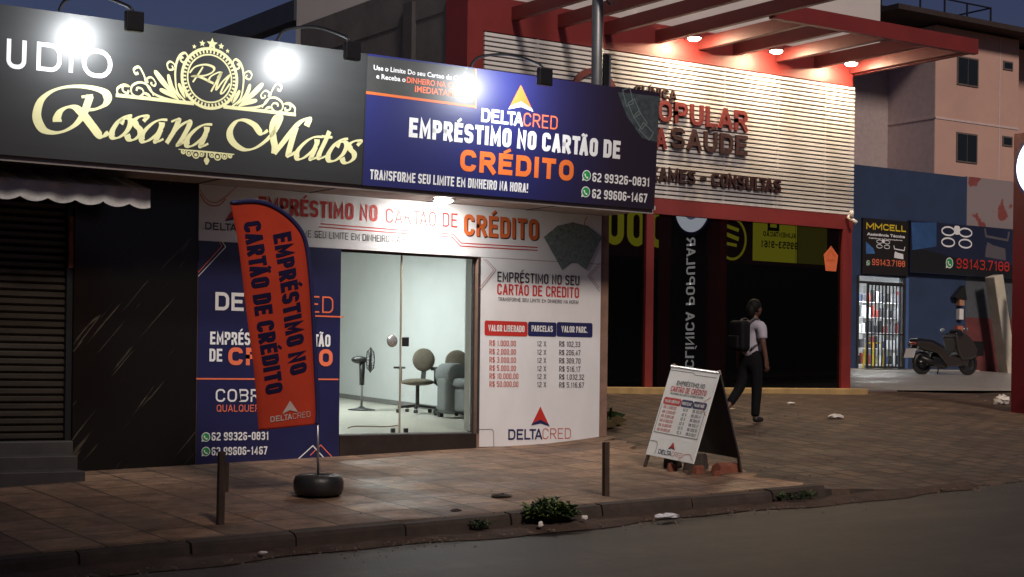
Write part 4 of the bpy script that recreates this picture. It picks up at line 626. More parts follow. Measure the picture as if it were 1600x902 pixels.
def gadgets(fr, c, k, root, box_c):
    me = Mesh(); st_ = .014*k
    for sx in (-1, 1):
        for q in (.09, -.11): stroke(me, fr, [(c[0]+sx*.23*k+.17*k*math.cos(a), c[1]+q*k+.075*k*math.sin(a)) for a in lin(0, 2*math.pi, 20)[:-1]], st_, .003+.0006*(q > 0), True)
    me.poly(rrect(c[0]-.08*k, c[0]+.08*k, c[1]+.04*k, c[1]+.2*k, .05*k), fr, .005); me.build('drone_print', PR['white'], root)
    x, z = box_c; me = Mesh(); stroke(me, fr, [(x-.34*k, z+.24*k), (x-.3*k, z+.1*k), (x+.3*k, z+.06*k), (x+.34*k, z+.22*k)], .022*k, .003)
    me.poly([(x-.26*k, z+.0*k), (x-.12*k, z-.05*k), (x+.24*k, z-.1*k), (x+.26*k, z-.32*k), (x-.32*k, z-.28*k), (x-.3*k, z-.1*k)], fr, .003); me.build('machine_print', PR['grey'] if k > .8 else PR['white'], root)
gadgets(fr, (29.13, 4.72), .55, mmp, (29.68, 4.57)); me = Mesh(); me.poly([(28.55, 4.75), (28.80, 4.6), (28.86, 4.48), (28.56, 4.46)], fr, .003); me.build('screen_print', M('blue_print', (.05, .14, .35), .5, var=.3), mmp)
bn = thing('phone_banner', 'wide dark blue banner with drone print above the parked motorbike', 'banner', (32, 26.4, 4.1)); fr = plane_y(YP-.12)
sx = (YP-.12)/YP; sc_ = lambda b: [b[0]*sx, b[1]*sx, 1.6+(b[2]-1.6)*sx, 1.6+(b[3]-1.6)*sx]; pt = lambda p: (p[0]*sx, 1.6+(p[1]-1.6)*sx)
bb = sc_(d['ban']); me = Mesh(); m_bn = M('dark_blue_sheet', (.012, .017, .045), .5, var=.25, scale=.7)
Mesh().box(bb[0], 34.6, YP-.12, YP-.001, bb[2], bb[3]).build('board', m_bn, bn); me.poly([(bb[0]+.02, bb[2]+.02), (34.5, bb[2]+.02), (34.5, bb[2]+.3), (bb[0]+1.6, bb[2]+.42), (bb[0]+.02, bb[2]+.62)], fr, .002); me.build('black_swoosh', M('black_print', (.008, .008, .01), .5), bn)
line(fr, sc_(d['bnum']), '99143.7188', 'red', bn, .15, gap=.25); phone_icon(fr, pt(d['bic'][0]), .13, bn); me = Mesh(); me.poly([pt(q) for q in d['bx']], fr, .003); me.build('screen_print', M('blue_print_large', (.03, .085, .22), .5, var=.3, scale=2), bn)
gadgets(fr, pt(d['dr'][0]), 1.35, bn, pt((33.25, 4.98)))
pw = thing('peeling_wall', 'pale wall with peeling red patches, red base and dark vent beside the blue shop', 'wall', (34, 27.4, 1.7))
m_peel = bpy.data.materials.new('peeling_paint'); m_peel.use_nodes = True; nt = m_peel.node_tree; p = nt.nodes['Principled BSDF']; tc = nt.nodes.new('ShaderNodeTexCoord'); n = nt.nodes.new('ShaderNodeTexNoise'); n.inputs['Scale'].default_value = 1.7; n.inputs['Detail'].default_value = 5; r = nt.nodes.new('ShaderNodeValToRGB')
r.color_ramp.elements[0].position = .54; r.color_ramp.elements[0].color = (.26, .21, .21, 1); r.color_ramp.elements[1].position = .565; r.color_ramp.elements[1].color = (.22, .05, .045, 1); nt.links.new(tc.outputs['Object'], n.inputs[0]); nt.links.new(n.outputs[0], r.inputs[0]); nt.links.new(r.outputs[0], p.inputs['Base Color']); p.inputs['Roughness'].default_value = .85
Mesh().box(32.13, 37, YP+.01, YP+.2, 4.15, 6.55).build('upper_wall', m_peel, pw); Mesh().box(32.13, 37, YP+.01, YP+.2, 3.08, 4.148).build('middle_wall', M('slate_paint', (.07, .08, .09), .8, var=.2), pw); Mesh().box(32.13, 37, YP+.005, YP+.2, 1.2, 3.078).build('base_wall', M('dull_red_paint', (.13, .03, .03), .8, var=.25, scale=3), pw)
Mesh().box(32.43, 32.8, YP-.008, YP+.004, 2.15, 2.5).build('vent', m_blackmetal, pw)
cb = thing('slanted_column', 'pale slanted concrete column leaning under the dark blue banner', 'column', (33.3, 26.9, 1.75)); me = Mesh().beam((33.12, 26.8, 1.70), (32.55, 26.8, 4.10), .34, .3, (0, 1, 0)); me.build('shaft', M('pale_concrete', (.5, .45, .36), .8, var=.2, scale=2), cb, bevel=.02)
wf = thing('wall_fixture', 'dark cone lamp hood with small orange and white boxes on the blue wall', 'fixture', (31.85, 27.2, 2.9)); me = Mesh().prism([(31.55, 3.55), (32.0, 3.5), (31.9, 3.85)], plane_y(YP), .001, .15); me.build('hood', m_blackmetal, wf)
Mesh().box(31.76, 31.94, YP-.12, YP-.001, 3.36, 3.56).build('lamp_body', M('tan_plastic', (.4, .2, .12), .6), wf); Mesh().box(31.78, 31.93, YP-.1, YP-.001, 3.02, 3.28).build('white_box', m_white, wf); Mesh().box(31.72, 31.92, YP-.1, YP-.001, 2.6, 2.86).build('orange_box', M('orange_plastic', (.45, .12, .06), .6), wf)
ss = thing('lit_sign_strip', 'narrow lit white sign strip with yellow lamp beside the red totem', 'sign', (34.4, 26, 2)); Mesh().box(32.55, 32.75, 25.9, 25.98, 2.6, 3.9).build('panel', M('lit_white', (.8, .85, .85), .5, var=0, emit=.55), ss); Mesh().box(32.62, 32.68, 25.985, 26.05, 1.6, 3.95).build('post', m_blackmetal, ss); me = Mesh().ell((32.65, 25.94, 4.02), (.09, .09, .11), 12, 8); me.build('lamp', M('yellow_lamp', (1, .7, .05), var=0, emit=1.6, ecol=(1, .62, .02)), ss, smooth=True)
ap = thing('apartment_block', 'pale peach three storey apartment block behind the blue shop', 'building', (45, 37, 1)); YA = 36
m_peach = M('peach_render', (.54, .335, .27), .85, var=.08, scale=.8); m_brn = M('brown_render', (.6, .47, .46), .85, var=.1)
Mesh().box(40.8, 44.85, YA, 47, .8, 12.85).box(44.852, 52, YA+.8, 47, .8, 12.8).build('wall', m_peach, ap); Mesh().box(40.79, 40.799, YA+.01, 47, .8, 12.84).build('side_wall', m_brn, ap)
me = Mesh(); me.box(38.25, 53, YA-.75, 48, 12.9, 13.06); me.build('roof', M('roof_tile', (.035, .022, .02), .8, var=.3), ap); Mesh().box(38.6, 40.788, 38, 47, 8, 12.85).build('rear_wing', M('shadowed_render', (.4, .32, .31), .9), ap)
Mesh().box(40.775, 44.86, YA-.02, YA-.002, 9.86, 9.92).box(40.775, 40.789, YA-.02, 47, 9.86, 9.92).box(43.87, 43.91, YA-.012, YA-.001, 1, 12.8).build('ledge', m_brn, ap)
m_pane = M('dark_pane', (.012, .016, .017), .12, var=.1)
for x0, x1, z0, z1, n_ in ((41.79, 42.82, 11.05, 11.98, 2), (41.8, 42.81, 8.56, 9.52, 2), (44.04, 44.53, 11.79, 12.08, 1), (44.05, 44.55, 9.27, 9.6, 1)):
    w_ = Mesh().box(x0, x1, YA-.03, YA-.001, z0, z1).build('window', M('window_frame', (.14, .11, .10), .5), ap); me = Mesh()
    for i in range(n_): a = x0+.04+(x1-x0-.08)*i/n_; me.box(a+.012, a+(x1-x0-.08)/n_-.012, YA-.036, YA-.031, z0+.05, z1-.05)
    me.build('pane', m_pane, w_)
me = Mesh(); YR = 38
for x in (40.4, 42.27, 43.47, 44.6, 45.82): me.tube([(x, YR, 13.06), (x, YR, 14.42)], .035, 6)
for z in (13.75, 14.4): me.tube([(38.8, YR, z), (45.82, YR, z)], .03, 6)
me.tube([(45.82, YR, 14.4), (45.82, 44, 14.4)], .03, 6); me.build('railing', m_blackmetal, ap)
me = Mesh().lathe([(.0, 0), (.5, 0), (.45, .8), (0, .85)], (41.3, 39.5, 13.06), 16); me.build('water_tank', M('tank_terracotta', (.2, .09, .07), .7), ap, smooth=True)
cb = Mesh().tube(spline([(38, 24, 7.95), (42.2, 30.5, 8.9), (46, 34.5, 10.6), (50, 40, 13)], 6), .022, 6).build('overhead_cable', m_blackmetal); tag(cb, 'thin dark overhead cable crossing in front of the apartment block', 'cable')

# ------------------------------------------------------------------ totem sign
tt = thing('totem_sign', 'tall red totem sign with round lit emblem at the right edge', 'sign', (21.5, 16.1, 1.1))
m_totem = M('totem_red', (.13, .006, .016), .42, var=.05)
Mesh().box(21.08, 21.24, 15.13, 17.0, .8, 5.43).build('pillar', m_totem, tt, bevel=.008); Mesh().box(21.066, 21.079, 15.53, 16.6, 1.3, 5.2).build('text_panel', M('black_panel', (.006, .006, .007), .4), tt)
frx = lambda u, v, w: (21.066-w, u, v)
tx = lambda u, v, w: (21.064-w, 16.02+v, 1.72+u)             # reads upward, letter tops towards the clinic
me = Mesh(); text(me, tx, 'CLÍNICA POPULAR', 0, 2.55, 0, .26, wt=.16); me.build('lettering', M('lit_letters', (.9, .9, .9), var=0, emit=1.3), tt)
def dx(r, x0, x1, m, nm, r2=0):
    me = Mesh(); me.lathe([(0.001, 0), (r, 0), (r, x1-x0), (.001, x1-x0)], (x0, 16.32, 4.86), 48, 'x'); return me.build(nm, m, tt)
dx(.56, 20.95, 21.062, M('emblem_rim', (.03, .03, .15), .4), 'emblem_rim'); dx(.50, 20.93, 20.949, M('emblem_light', (.9, .93, 1), var=0, emit=2.6, ecol=(.8, .88, 1)), 'emblem_disc')
me = Mesh(); disc(me, lambda u, v, w: (20.926-w, u, v), (16.32, 4.86), .26, 0, 32, .2); me.build('emblem_ring', M('emblem_ring_blue', (.35, .3, .5), var=0, emit=1.2), tt)
Mesh().box(21.04, 21.079, 16.35, 16.68, 1.22, 1.36).build('reflector', M('yellow_reflector', (.85, .55, .02), .35, var=0), tt)

# ------------------------------------------------------------------ the shop across the street, seen as a reflection in the black glass
ac = thing('snack_shop', 'dark shop across the street with yellow lit fascia, reflected in the clinic glass', 'shop', (44, -10, 1)); YO = -8
Mesh().box(30, 58, YO-8, YO-.06, .5, 9).build('wall', M('dark_render_far', (.04, .035, .035), .9), ac); Mesh().box(36, 52, YO-.058, YO-.002, 6.0, 8.2).build('fascia_board', M('fascia_red', (.12, .015, .02), .6, var=.1, emit=.12), ac)
fo = lambda u, v, w: (u, YO+w, v); m_yl = M('lit_yellow', (.7, .65, .03), .5, var=0, emit=.95); m_yd = M('lit_yellow_dim', (.4, .36, .03), .5, var=0, emit=.35)
me = Mesh()
for x in (37.9, 38.95, 40.0): stroke(me, fo, rounded([(x-.3, 6.55, .3), (x+.3, 6.55, .3), (x+.3, 7.75, .3), (x-.3, 7.75, .3)], True), .15, .003, True)
me.box(40.5, 41.0, YO, YO+.003, 7.45, 7.8).box(40.5, 41.0, YO, YO+.003, 6.5, 6.95); me.build('lettering', m_yl, ac)
me = Mesh(); stroke(me, fo, [(43.75+.72*math.cos(a), 6.95+.8*math.sin(a)) for a in lin(0, 2*math.pi, 36)[:-1]], .05, .003, True); stroke(me, fo, [(43.4, 7.45), (44.1, 7.3)], .07, .003); stroke(me, fo, [(43.3, 7.15), (44.1, 6.95)], .08, .003); stroke(me, fo, [(43.45, 6.75), (44.0, 6.7)], .06, .003); me.build('round_emblem', m_yl, ac)
Mesh().box(44.85, 47.25, YO, YO+.002, 6.15, 7.95).build('lit_panel', m_yl, ac); Mesh().box(47.29, 48.95, YO, YO+.002, 6.15, 7.95).build('dim_panel', m_yd, ac)
fm = lambda u, v, w: (2*46.2-u, YO+w, v)                     # the street reads it from the other side
me = Mesh(); text(me, fm, 'ALIMENTAÇÃO', 45.2, 47.0, 7.15, 7.35, wt=.2, off=.006); text(me, fm, '99553-9161', 45.1, 47.1, 6.7, 6.98, wt=.2, off=.006); stroke(me, fm, [(46.2, 7.9), (46.2, 7.45), (46.7, 7.45), (46.7, 7.9)], .07, .006); me.build('lettering', PR['black'], ac)

tw = thing('shade_tower', 'plain unseen tower added across the street to shade the left sidewalk', 'building', (-14, -14, 0))  # unseen block, added to cast soft shade over the left sidewalk
Mesh().box(-30, -.6, -22, -9, .2, 24).build('wall', M('tower_render', (.12, .11, .10), .9), tw); Mesh().box(-30.3, -.3, -22.3, -8.7, 24.003, 24.4).build('roof', m_conc, tw)
for q in range(1, 8):
    for x in range(-28, -2, 4): w_ = Mesh().box(x, x+1.6, -8.999, -8.96, q*3-1.4, q*3).build('window', M('tower_window_frame', (.1, .1, .1), .5) if (q, x) == (1, -28) else bpy.data.materials['tower_window_frame'], tw)
# ------------------------------------------------------------------ feather flag on its weight
d = D['flag']; YFl = 13.6; gz = H(7.135, YFl)+.02
fg = thing('feather_flag', 'orange feather flag with navy lettering standing on a black tyre weight', 'flag', (7.135, YFl, gz))
Lp, Rp = d['L'], d['R']; n_ = 8
def fw(u, v): return (.026*math.sin(2.4*v+.8)+.012*math.sin(6.5*v+4*u))*math.sin(3.2*(7.1-u))+.006*math.sin(14*u+5*v)*(7.1-u)
Rq = spline(Rp, 5); Lq = spline(Lp, 5); me = Mesh(); nv = len(Rq)
m_flag = M('flag_cloth', (.50, .052, .024), .85, var=.1, scale=2, spec=.15); pb = m_flag.node_tree.nodes['Principled BSDF']; pb.inputs['Sheen Weight'].default_value = .0
for (l, r) in zip(Lq, Rq):
    for i in range(n_+1):
        t = i/n_; x = l.x+(r.x-l.x)*t; z = l.y+(r.y-l.y)*t; me.v.append((x, YFl+fw(x, z), z))
me.f = [(j*(n_+1)+i, j*(n_+1)+i+1, (j+1)*(n_+1)+i+1, (j+1)*(n_+1)+i) for j in range(nv-1) for i in range(n_)]; me.mi = [0]*len(me.f)
o = me.build('cloth', m_flag, fg, smooth=True); sd = o.modifiers.new('thick', 'SOLIDIFY'); sd.thickness = .004; sd.offset = 0
me = Mesh().tube([(p.x, YFl+fw(p.x, p.y)-.001, p.y) for p in Rq], [.012]+[.022]*(nv-1), 8); me.build('pole_sleeve', PR['navy'], o, smooth=True)
ff = lambda u, v, w: (u, YFl+fw(u, v)-.005-w, v); m_fl = M('flag_navy', (.012, .009, .04), .85, var=.1, spec=.15)
for k, s in (('t1', 'EMPRÉSTIMO NO'), ('t2', 'CARTÃO DE CRÉDITO')):
    p0, p1, p2 = d[k]; L_ = math.dist(p0, p1); H_ = math.dist(p0, p2)
    me = Mesh(); text(me, affine(p0, p1, p2, L_, H_, ff), s, 0, L_, 0, H_, wt=.22); me.build('lettering', m_fl, o)
PR['flagwhite'] = M('flag_white', (.55, .45, .42), .7)
ap_, l_, r_, n2 = [Vector(q) for q in d['tri']]; me = Mesh(); me.poly([ap_, l_, n2, r_], ff, .003); p0, p1, p2 = d['lg']; L_ = math.dist(p0, p1); H_ = math.dist(p0, p2); fa = affine(p0, p1, p2, L_, H_, ff)
text(me, fa, 'DELTA', 0, L_*.53, 0, H_*.9, wt=.18); text(me, fa, 'CRED', L_*.55, L_, 0, H_*.9, wt=.1); me.build('arrow_logo', PR['flagwhite'], o)
pp_ = d['pole']; me = Mesh().tube([(pp_[0][0]+.006, YFl, 1.25), (pp_[1][0], YFl, gz+.1)], [.010, .013], 10); me.build('pole', m_alu, fg, smooth=True)
prof = [(.05, .05), (.10, .02), (.17, .0), (.215, .02), (.23, .065), (.232, .13), (.215, .18), (.17, .2), (.10, .195), (.06, .17), (.05, .05)]
m_rub = M('rubber', (.016, .015, .015), .42, var=.3, scale=12, bump=.3)
me = Mesh().lathe([(a, b) for a, b in prof], (7.135, YFl, gz-.004), 40); o = me.build('tyre_weight', m_rub, fg, smooth=True)
me = Mesh().lathe([(0, .12), (.09, .125), (.09, .05)], (7.135, YFl, gz), 20); me.build('weight_plug', m_blackmetal, o)
# rusty posts at the kerb
m_rust = M('rusty_wood', (.05, .03, .02), .85, var=.5, scale=8, bump=.5, stretch=(2, 2, .5))
for x, y, h_, lb, tl in ((5.66, 12.5, .66, 'short rusty steel post at the kerb on the left, before the navy panel', .01), (9.5, 12.33, .57, 'short rusty steel post at the kerb by the right corner of the shop', -.01)):
    z = H(x, y)-.05; t = thing('kerb_post', lb, 'post', (x, y, z), 'short rusty posts at the kerb')
    Mesh().beam((x, y, z), (x+tl*.6, y, z+h_), .055, .05, (0, 1, 0)).build('shaft', m_rust, t, bevel=.004)
    if x < 7: Mesh().beam((x+.045, y, z+h_*.5), (x+.05, y, z+h_+.03-.12), .035, .04, (0, 1, 0)).build('bracket', m_rust, t, bevel=.003)
# ------------------------------------------------------------------ folding price board
bd = thing('sandwich_board', 'white folding price board standing over broken bricks at the sidewalk end', 'sandwich board', (11.5, 13.5, .56))
BL, BR, TL, TR = Vector((11.26, 13.92, .73)), Vector((11.26, 13.14, .667)), Vector((11.55, 13.85, 1.687)), Vector((11.55, 13.07, 1.617))
ex = (BR-BL); ey = (TL-BL); LW, LH = ex.length, ey.length; ex.normalize(); ey = ey.normalized(); en = ex.cross(ey).normalized()
if en.x > 0: en = -en
def fa_(u, v, w): return tuple(BL+ex*u+ey*v+en*w)
m_bwhite = M('board_white', (.8, .82, .8), .4, var=.04); m_legw = M('board_leg', (.4, .33, .26), .6, var=.3, scale=10)
Mesh().prism([(0, 0), (LW, 0), (LW, LH), (0, LH)], fa_, -.018, 0).build('front_board', m_bwhite, bd, bevel=.003)
hb = Mesh(); B2 = Vector((11.86, 13.80, .62)); B1 = Vector((11.86, 13.04, .57)); bx_ = lambda a, b: tuple(TL.lerp(TR, a)*(1-b)+B2.lerp(B1, a)*b)
b0, b1, b2, b3 = Vector(bx_(0, .02)), Vector(bx_(1, .02)), Vector(bx_(1, .86)), Vector(bx_(0, .86)); off_ = Vector((.02, 0, .006))
hb.add([b0, b1, b2, b3, b0+off_, b1+off_, b2+off_, b3+off_], [(0, 1, 2, 3), (7, 6, 5, 4), (0, 4, 5, 1), (1, 5, 6, 2), (2, 6, 7, 3), (3, 7, 4, 0)]); hb.build('rear_board', M('board_back', (.02, .018, .017), .7), bd)
for a in (.03, .97):
    f0 = BL.lerp(BR, a)-en*.02; tp = TL.lerp(TR, a)-en*.02; dr = (f0-tp).normalized(); ft = f0+dr*.15; ft.z = max(ft.z, H(ft.x, ft.y)-.005)
    Mesh().beam(f0+dr*.0, ft, .025, .03, (0, 1, 0)).build('leg', m_rust, bd)
    r0 = Vector(bx_(a, -.01)); r1 = Vector(bx_(a, .84)); r2 = Vector(bx_(a, 1.02)); r2.z = H(r2.x, r2.y)-.004
    Mesh().beam(r0+Vector((.012, 0, .012)), r1+Vector((.012, 0, .012)), .022, .035, (0, 1, 0)).build('leg', m_legw, bd); Mesh().beam(r1+Vector((.012, 0, .012)), r2, .022, .03, (0, 1, 0)).build('leg', m_rust, bd)
Mesh().tube([TL, TR], .014, 8).build('hinge', m_alu, bd)
kx, kz = LW, LH                                              # small copy of the price list laid out in fractions of the board
def fb(x0, x1, z0, z1): return [x0*kx, x1*kx, z0*kz, z1*kz]
q = {'l1': fb(.22, .80, .80, .85), 'l2': fb(.13, .87, .725, .785), 'l3': fb(.14, .84, .69, .715), 'chip': [fb(.05, .42, .575, .655), fb(.425, .67, .575, .655), fb(.672, .95, .575, .655)], 'ct': [fb(.08, .39, .598, .63), fb(.45, .64, .598, .63), fb(.70, .92, .598, .63)],
     'rows': [[fb(.09, .36, .53-.05*i, .562-.05*i), fb(.50, .6, .53-.05*i, .562-.05*i), fb(.70, .9, .53-.05*i, .562-.05*i)] for i in range(6)], 'tri': [(.5*kx, .185*kz), (.425*kx, .10*kz), (.575*kx, .10*kz), (.5*kx, .125*kz)], 'delta': fb(.25, .52, .035, .085), 'crd': fb(.53, .75, .035, .085),
     'k1': [(.0, .955*kz), (.5*kx, .955*kz), (.54*kx, .935*kz), (.98*kx, .935*kz)], 'k2': [(.98*kx, .72*kz), (.88*kx, .67*kz), (.86*kx, .6*kz), (.98*kx, .52*kz)], 'k3': [(.02*kx, .16*kz), (.15*kx, .16*kz), (.19*kx, .13*kz), (.19*kx, .02*kz)], 'k4': [(.7*kx, .01*kz), (.8*kx, .08*kz), (.9*kx, .09*kz), (.98*kx, .03*kz)], 'k5': [(.04*kx, .57*kz), (.04*kx, .26*kz), (.95*kx, .26*kz), (.95*kx, .57*kz)]}
price_list(fa_, q, bd, small=True)
# broken bricks
m_brick = M('brick', (.19, .06, .035), .9, var=.35, scale=9, bump=.6); m_brick2 = M('dark_brick', (.045, .035, .03), .9, var=.35, scale=9, bump=.6)
for x, y, l, w_, h_, a, mt, lb in ((11.62, 13.5, .3, .22, .18, .5, m_brick2, 'dark broken block under the middle of the folding board'), (11.42, 13.25, .16, .1, .1, .2, m_brick, 'red brick half standing under the right edge of the board'), (11.32, 13.55, .14, .1, .09, 1.0, m_brick, 'small red brick chunk under the front of the board'),
    (11.72, 13.15, .34, .16, .11, .15, m_brick, 'long red brick block by the rear leg of the board'), (11.45, 12.98, .09, .07, .07, .7, m_brick, 'tiny orange brick bit in front of the board'), (11.5, 13.75, .2, .14, .16, .3, m_brick2, 'dark brick lump behind the front board, at its left')):
    z = H(x, y)+.0; me = Mesh(); ca, sa = math.cos(a), math.sin(a); P = []
    for k in (0, 1):
        for i, j in ((-1, -1), (0, -1.05), (1, -1), (1.06, 0), (1, 1), (0, 1.02), (-1, 1), (-1.03, 0)):
            u = i*l/2*random.uniform(.82, 1.05)*(1-.12*k); v = j*w_/2*random.uniform(.8, 1.05)*(1-.12*k); P.append((x+u*ca-v*sa, y+u*sa+v*ca, z+k*h_*random.uniform(.75, 1.05)))
    me.add(P, [tuple(range(8))[::-1], tuple(range(8, 16))]+[(i, (i+1) % 8, 8+(i+1) % 8, 8+i) for i in range(8)]); tag(me.build('brick', mt, bevel=.006), lb, 'brick', 'broken bricks under the folding board')
# plants
def weed(name, x, y, z, n, r, h_, lb, cols_, ln=(.06, .13), blade=False):
    t = thing(name, lb, 'plant', (x, y, z)); st_ = Mesh(); lf = Mesh()
    for i in range(n):
        a = random.uniform(0, 2*math.pi); q = r*math.sqrt(random.random()); hh = h_*random.uniform(.4, 1)*(1-.5*(q/r)**2); tip = Vector((x+math.cos(a)*q, y+math.sin(a)*q*.8, z+hh)); base = Vector((x+math.cos(a)*q*.35, y+math.sin(a)*q*.3, z-.01))
        mid = base.lerp(tip, .5)+Vector((0, 0, hh*.15)); st_.tube([base, mid, tip], [.003, .0025, .0015], 4, False)
        for k in range(1 if blade else 7):
            c = mid.lerp(tip, random.random()) if not blade else base; L_ = random.uniform(*ln); b = random.uniform(0, 2*math.pi); el = random.uniform(-.3, .8) if not blade else random.uniform(.5, 1.3)
            dr = Vector((math.cos(b)*math.cos(el), math.sin(b)*math.cos(el), math.sin(el))); sd_ = dr.cross(Vector((0, 0, 1))).normalized()*L_*(.28 if not blade else .04); up = Vector((0, 0, L_*.12)); lf.m = random.randrange(len(cols_))
            e_ = c+dr*L_-(Vector((0, 0, L_*.35)) if blade else Vector()); lf.add([c, c+dr*L_*.5+sd_+up, e_, c+dr*L_*.5-sd_+up], [(0, 1, 2), (0, 2, 3)])
    st_.build('stem', cols_[0], t); lf.build('foliage', cols_, t)
gm = [M('leaf_'+n_, c, .55, var=.25, scale=20) for n_, c in (('dark', (.02, .045, .014)), ('mid', (.05, .085, .022)), ('light', (.11, .15, .035)))]
weed('kerb_weed', 8.47, 11.80, .31, 170, .28, .2, 'leafy green weed growing from the kerb edge', gm, (.03, .085))
weed('kerb_grass', 11.45, 11.82, .40, 45, .3, .08, 'dark low weed at the broken end of the sidewalk', gm[:2], (.02, .05)); weed('kerb_sprout', 7.75, 11.80, .27, 22, .12, .07, 'thin dark sprout on the kerb, left of the leafy weed', gm[:2], (.02, .045))
weed('wall_grass', 12.95, 16.9, H(12.95, 16.9)-.02, 60, .3, .35, 'spiky dark grass tuft beside the shop corner', [gm[0], M('dry_grass', (.12, .09, .04), .8)], (.25, .5), True)
# litter
m_paper = M('crumpled_paper', (.62, .58, .55), .7, var=.1, scale=20)
def litter(name, x, y, z, s, lb, mt=m_paper, cat='litter'):
    me = Mesh().ell((x, y, z+s[2]*.45), s, 12, 8); me.v = [(a+random.uniform(-.22, .22)*s[0], b+random.uniform(-.22, .22)*s[1], max(z-.004, c+random.uniform(-.3, .3)*s[2])) for a, b, c in me.v]; tag(me.build(name, mt), lb, cat)
litter('crumpled_paper', 17.04, 16.8, H(17.04, 16.8), (.14, .08, .035), 'crumpled white paper lying on the forecourt right of the walking person'); litter('paper_scrap', 17.75, 18.45, H(17.75, 18.45), (.08, .05, .02), 'small white scrap far back on the forecourt, behind the crumpled paper')
litter('plastic_bag', 22.1, 18.0, H(22.1, 18.0), (.14, .12, .10), 'crumpled pale plastic bag on the ground beside the totem base'); litter('flat_cup', 9.55, 11.5, Hr(9.55)+.02, (.13, .06, .025), 'crushed white cup in the gutter before the folding board', M('shiny_plastic', (.55, .55, .6), .25))
litter('white_wrapper', 8.72, 11.62, Hr(8.7)+.06, (.03, .025, .02), 'white wrapper caught at the right side of the kerb weed'); litter('paper_bit', 8.22, 11.58, Hr(8.2)+.04, (.025, .02, .025), 'small white paper bit below the kerb weed'); litter('dry_leaf', 5.62, 11.62, Hr(5.6)+.03, (.04, .03, .01), 'pale scrap in the gutter at the left')
litter('yellow_leaf', 16.05, 17.9, H(16.05, 17.9), (.07, .05, .012), 'pale scrap behind the walking person', M('cream_paper', (.5, .42, .28), .7))
litter('sidewalk_stone', 8.6, 12.75, H(8.6, 12.75)+.01, (.12, .07, .02), 'dark broken tile crumb on the sidewalk behind the kerb weed', m_brick2, 'stone'); litter('sidewalk_pebble', 7.75, 12.2, H(7.75, 12.2)+.01, (.05, .03, .015), 'dark pebble near the kerb edge of the sidewalk', m_brick2, 'stone')

# ------------------------------------------------------------------ furniture in the loan shop room
m_fab = M('taupe_fabric', (.13, .108, .08), .9, var=.12, scale=30); m_pl = M('black_plastic', (.013, .013, .014), .45)
def office_chair(x, y, rz, lb):
    t = thing('office_chair', lb, 'chair', (x, y, fl(y)), 'office chairs in the loan shop room', (0, 0, rz)); t.scale = (.96, .96, .93)
    me = Mesh().ell((0, 0, .46), (.24, .24, .055), 20, 8); me.build('seat', m_fab, t, local=True, smooth=True)
    me = Mesh().ell((-.22, 0, .79), (.045, .175, .175), 18, 10); me.build('backrest', m_fab, t, local=True, smooth=True)
    Mesh().beam((-.2, 0, .43), (-.26, 0, .75), .07, .02, (1, 0, 0)).build('back_support', m_pl, t, local=True)
    Mesh().tube([(0, 0, .1), (0, 0, .42)], .028, 10).build('gas_column', m_pl, t, local=True)
    for k in range(5):
        a = k*2*math.pi/5+.3; c_, s_ = math.cos(a), math.sin(a); b = Mesh().beam((0, 0, .115), (c_*.28, s_*.28, .085), .045, .035).build('base_leg', m_pl, t, local=True); me = Mesh().lathe([(0, -.022), (.03, -.022), (.03, .022), (0, .022)], (c_*.28, s_*.28, .032), 10, 'y'); me.build('caster', m_pl, b, local=True)
    for s_ in (-1, 1): Mesh().tube([(-.04, s_*.24, .44), (-.04, s_*.28, .48), (-.04, s_*.28, .66)], .02, 8).beam((-.14, s_*.28, .67), (.16, s_*.28, .67), .06, .03).build('armrest', m_pl, t, local=True)
office_chair(11.74, 19.5, math.radians(217), 'taupe office chair with black arms, nearer the fan'); office_chair(12.03, 19.02, math.radians(228), 'taupe office chair half hidden behind the grey sofa')
sf = thing('sofa', 'grey fabric sofa at the right end of the room', 'sofa', (12, 18.4, fl(18.4))); zf = fl(18.5); m_sofa = M('sofa_fabric', (.17, .175, .175), .9, var=.12, scale=25)
Mesh().box(11.72, 12.31, 17.2, 18.55, zf+.08, zf+.40).build('seat_base', m_sofa, sf, bevel=.05, seg=3); Mesh().box(12.05, 12.315, 17.2, 18.55, zf+.39, zf+.82).build('backrest', m_sofa, sf, bevel=.08, seg=4); Mesh().box(11.62, 12.30, 18.56, 18.84, zf+.06, zf+.55).build('armrest', m_sofa, sf, bevel=.07, seg=4)
Mesh().lathe([(0, 18.53), (.14, 18.53), (.155, 18.56), (.155, 18.86), (.14, 18.885), (0, 18.885)], (11.78, 0, zf+.56), 20, 'y').build('armrest_roll', m_sofa, sf, smooth=True); Mesh().box(11.68, 12.04, 17.25, 18.53, zf+.4, zf+.52).build('seat_cushion', m_sofa, sf, bevel=.05, seg=3)
for a, b in ((11.68, 17.25), (11.68, 18.8), (12.25, 18.8), (12.25, 17.25)): Mesh().box(a-.03, a+.03, b-.03, b+.03, zf-.02, zf+.085).build('foot', m_pl, sf)
fn = thing('pedestal_fan', 'black pedestal fan standing at the left of the room', 'fan', (11.2, 20.1, fl(20.1))); zf = fl(20.1); fx, fy_ = 11.2, 20.1
Mesh().lathe([(0, .0), (.2, .0), (.2, .015), (.06, .04), (.025, .07), (0, .07)], (fx, fy_, zf), 28).build('base', m_pl, fn, smooth=True); Mesh().tube([(fx, fy_, zf+.05), (fx, fy_, zf+.75)], [.016, .016], 10).build('pole', m_alu, fn, smooth=True); Mesh().tube([(fx, fy_, zf+.42), (fx, fy_, zf+.8)], [.035, .045], 10).build('column_cover', m_pl, fn, smooth=True)
Mesh().ell((fx-.04, fy_, zf+.84), (.12, .065, .065), 14, 10).build('motor', m_pl, fn, smooth=True); me = Mesh()
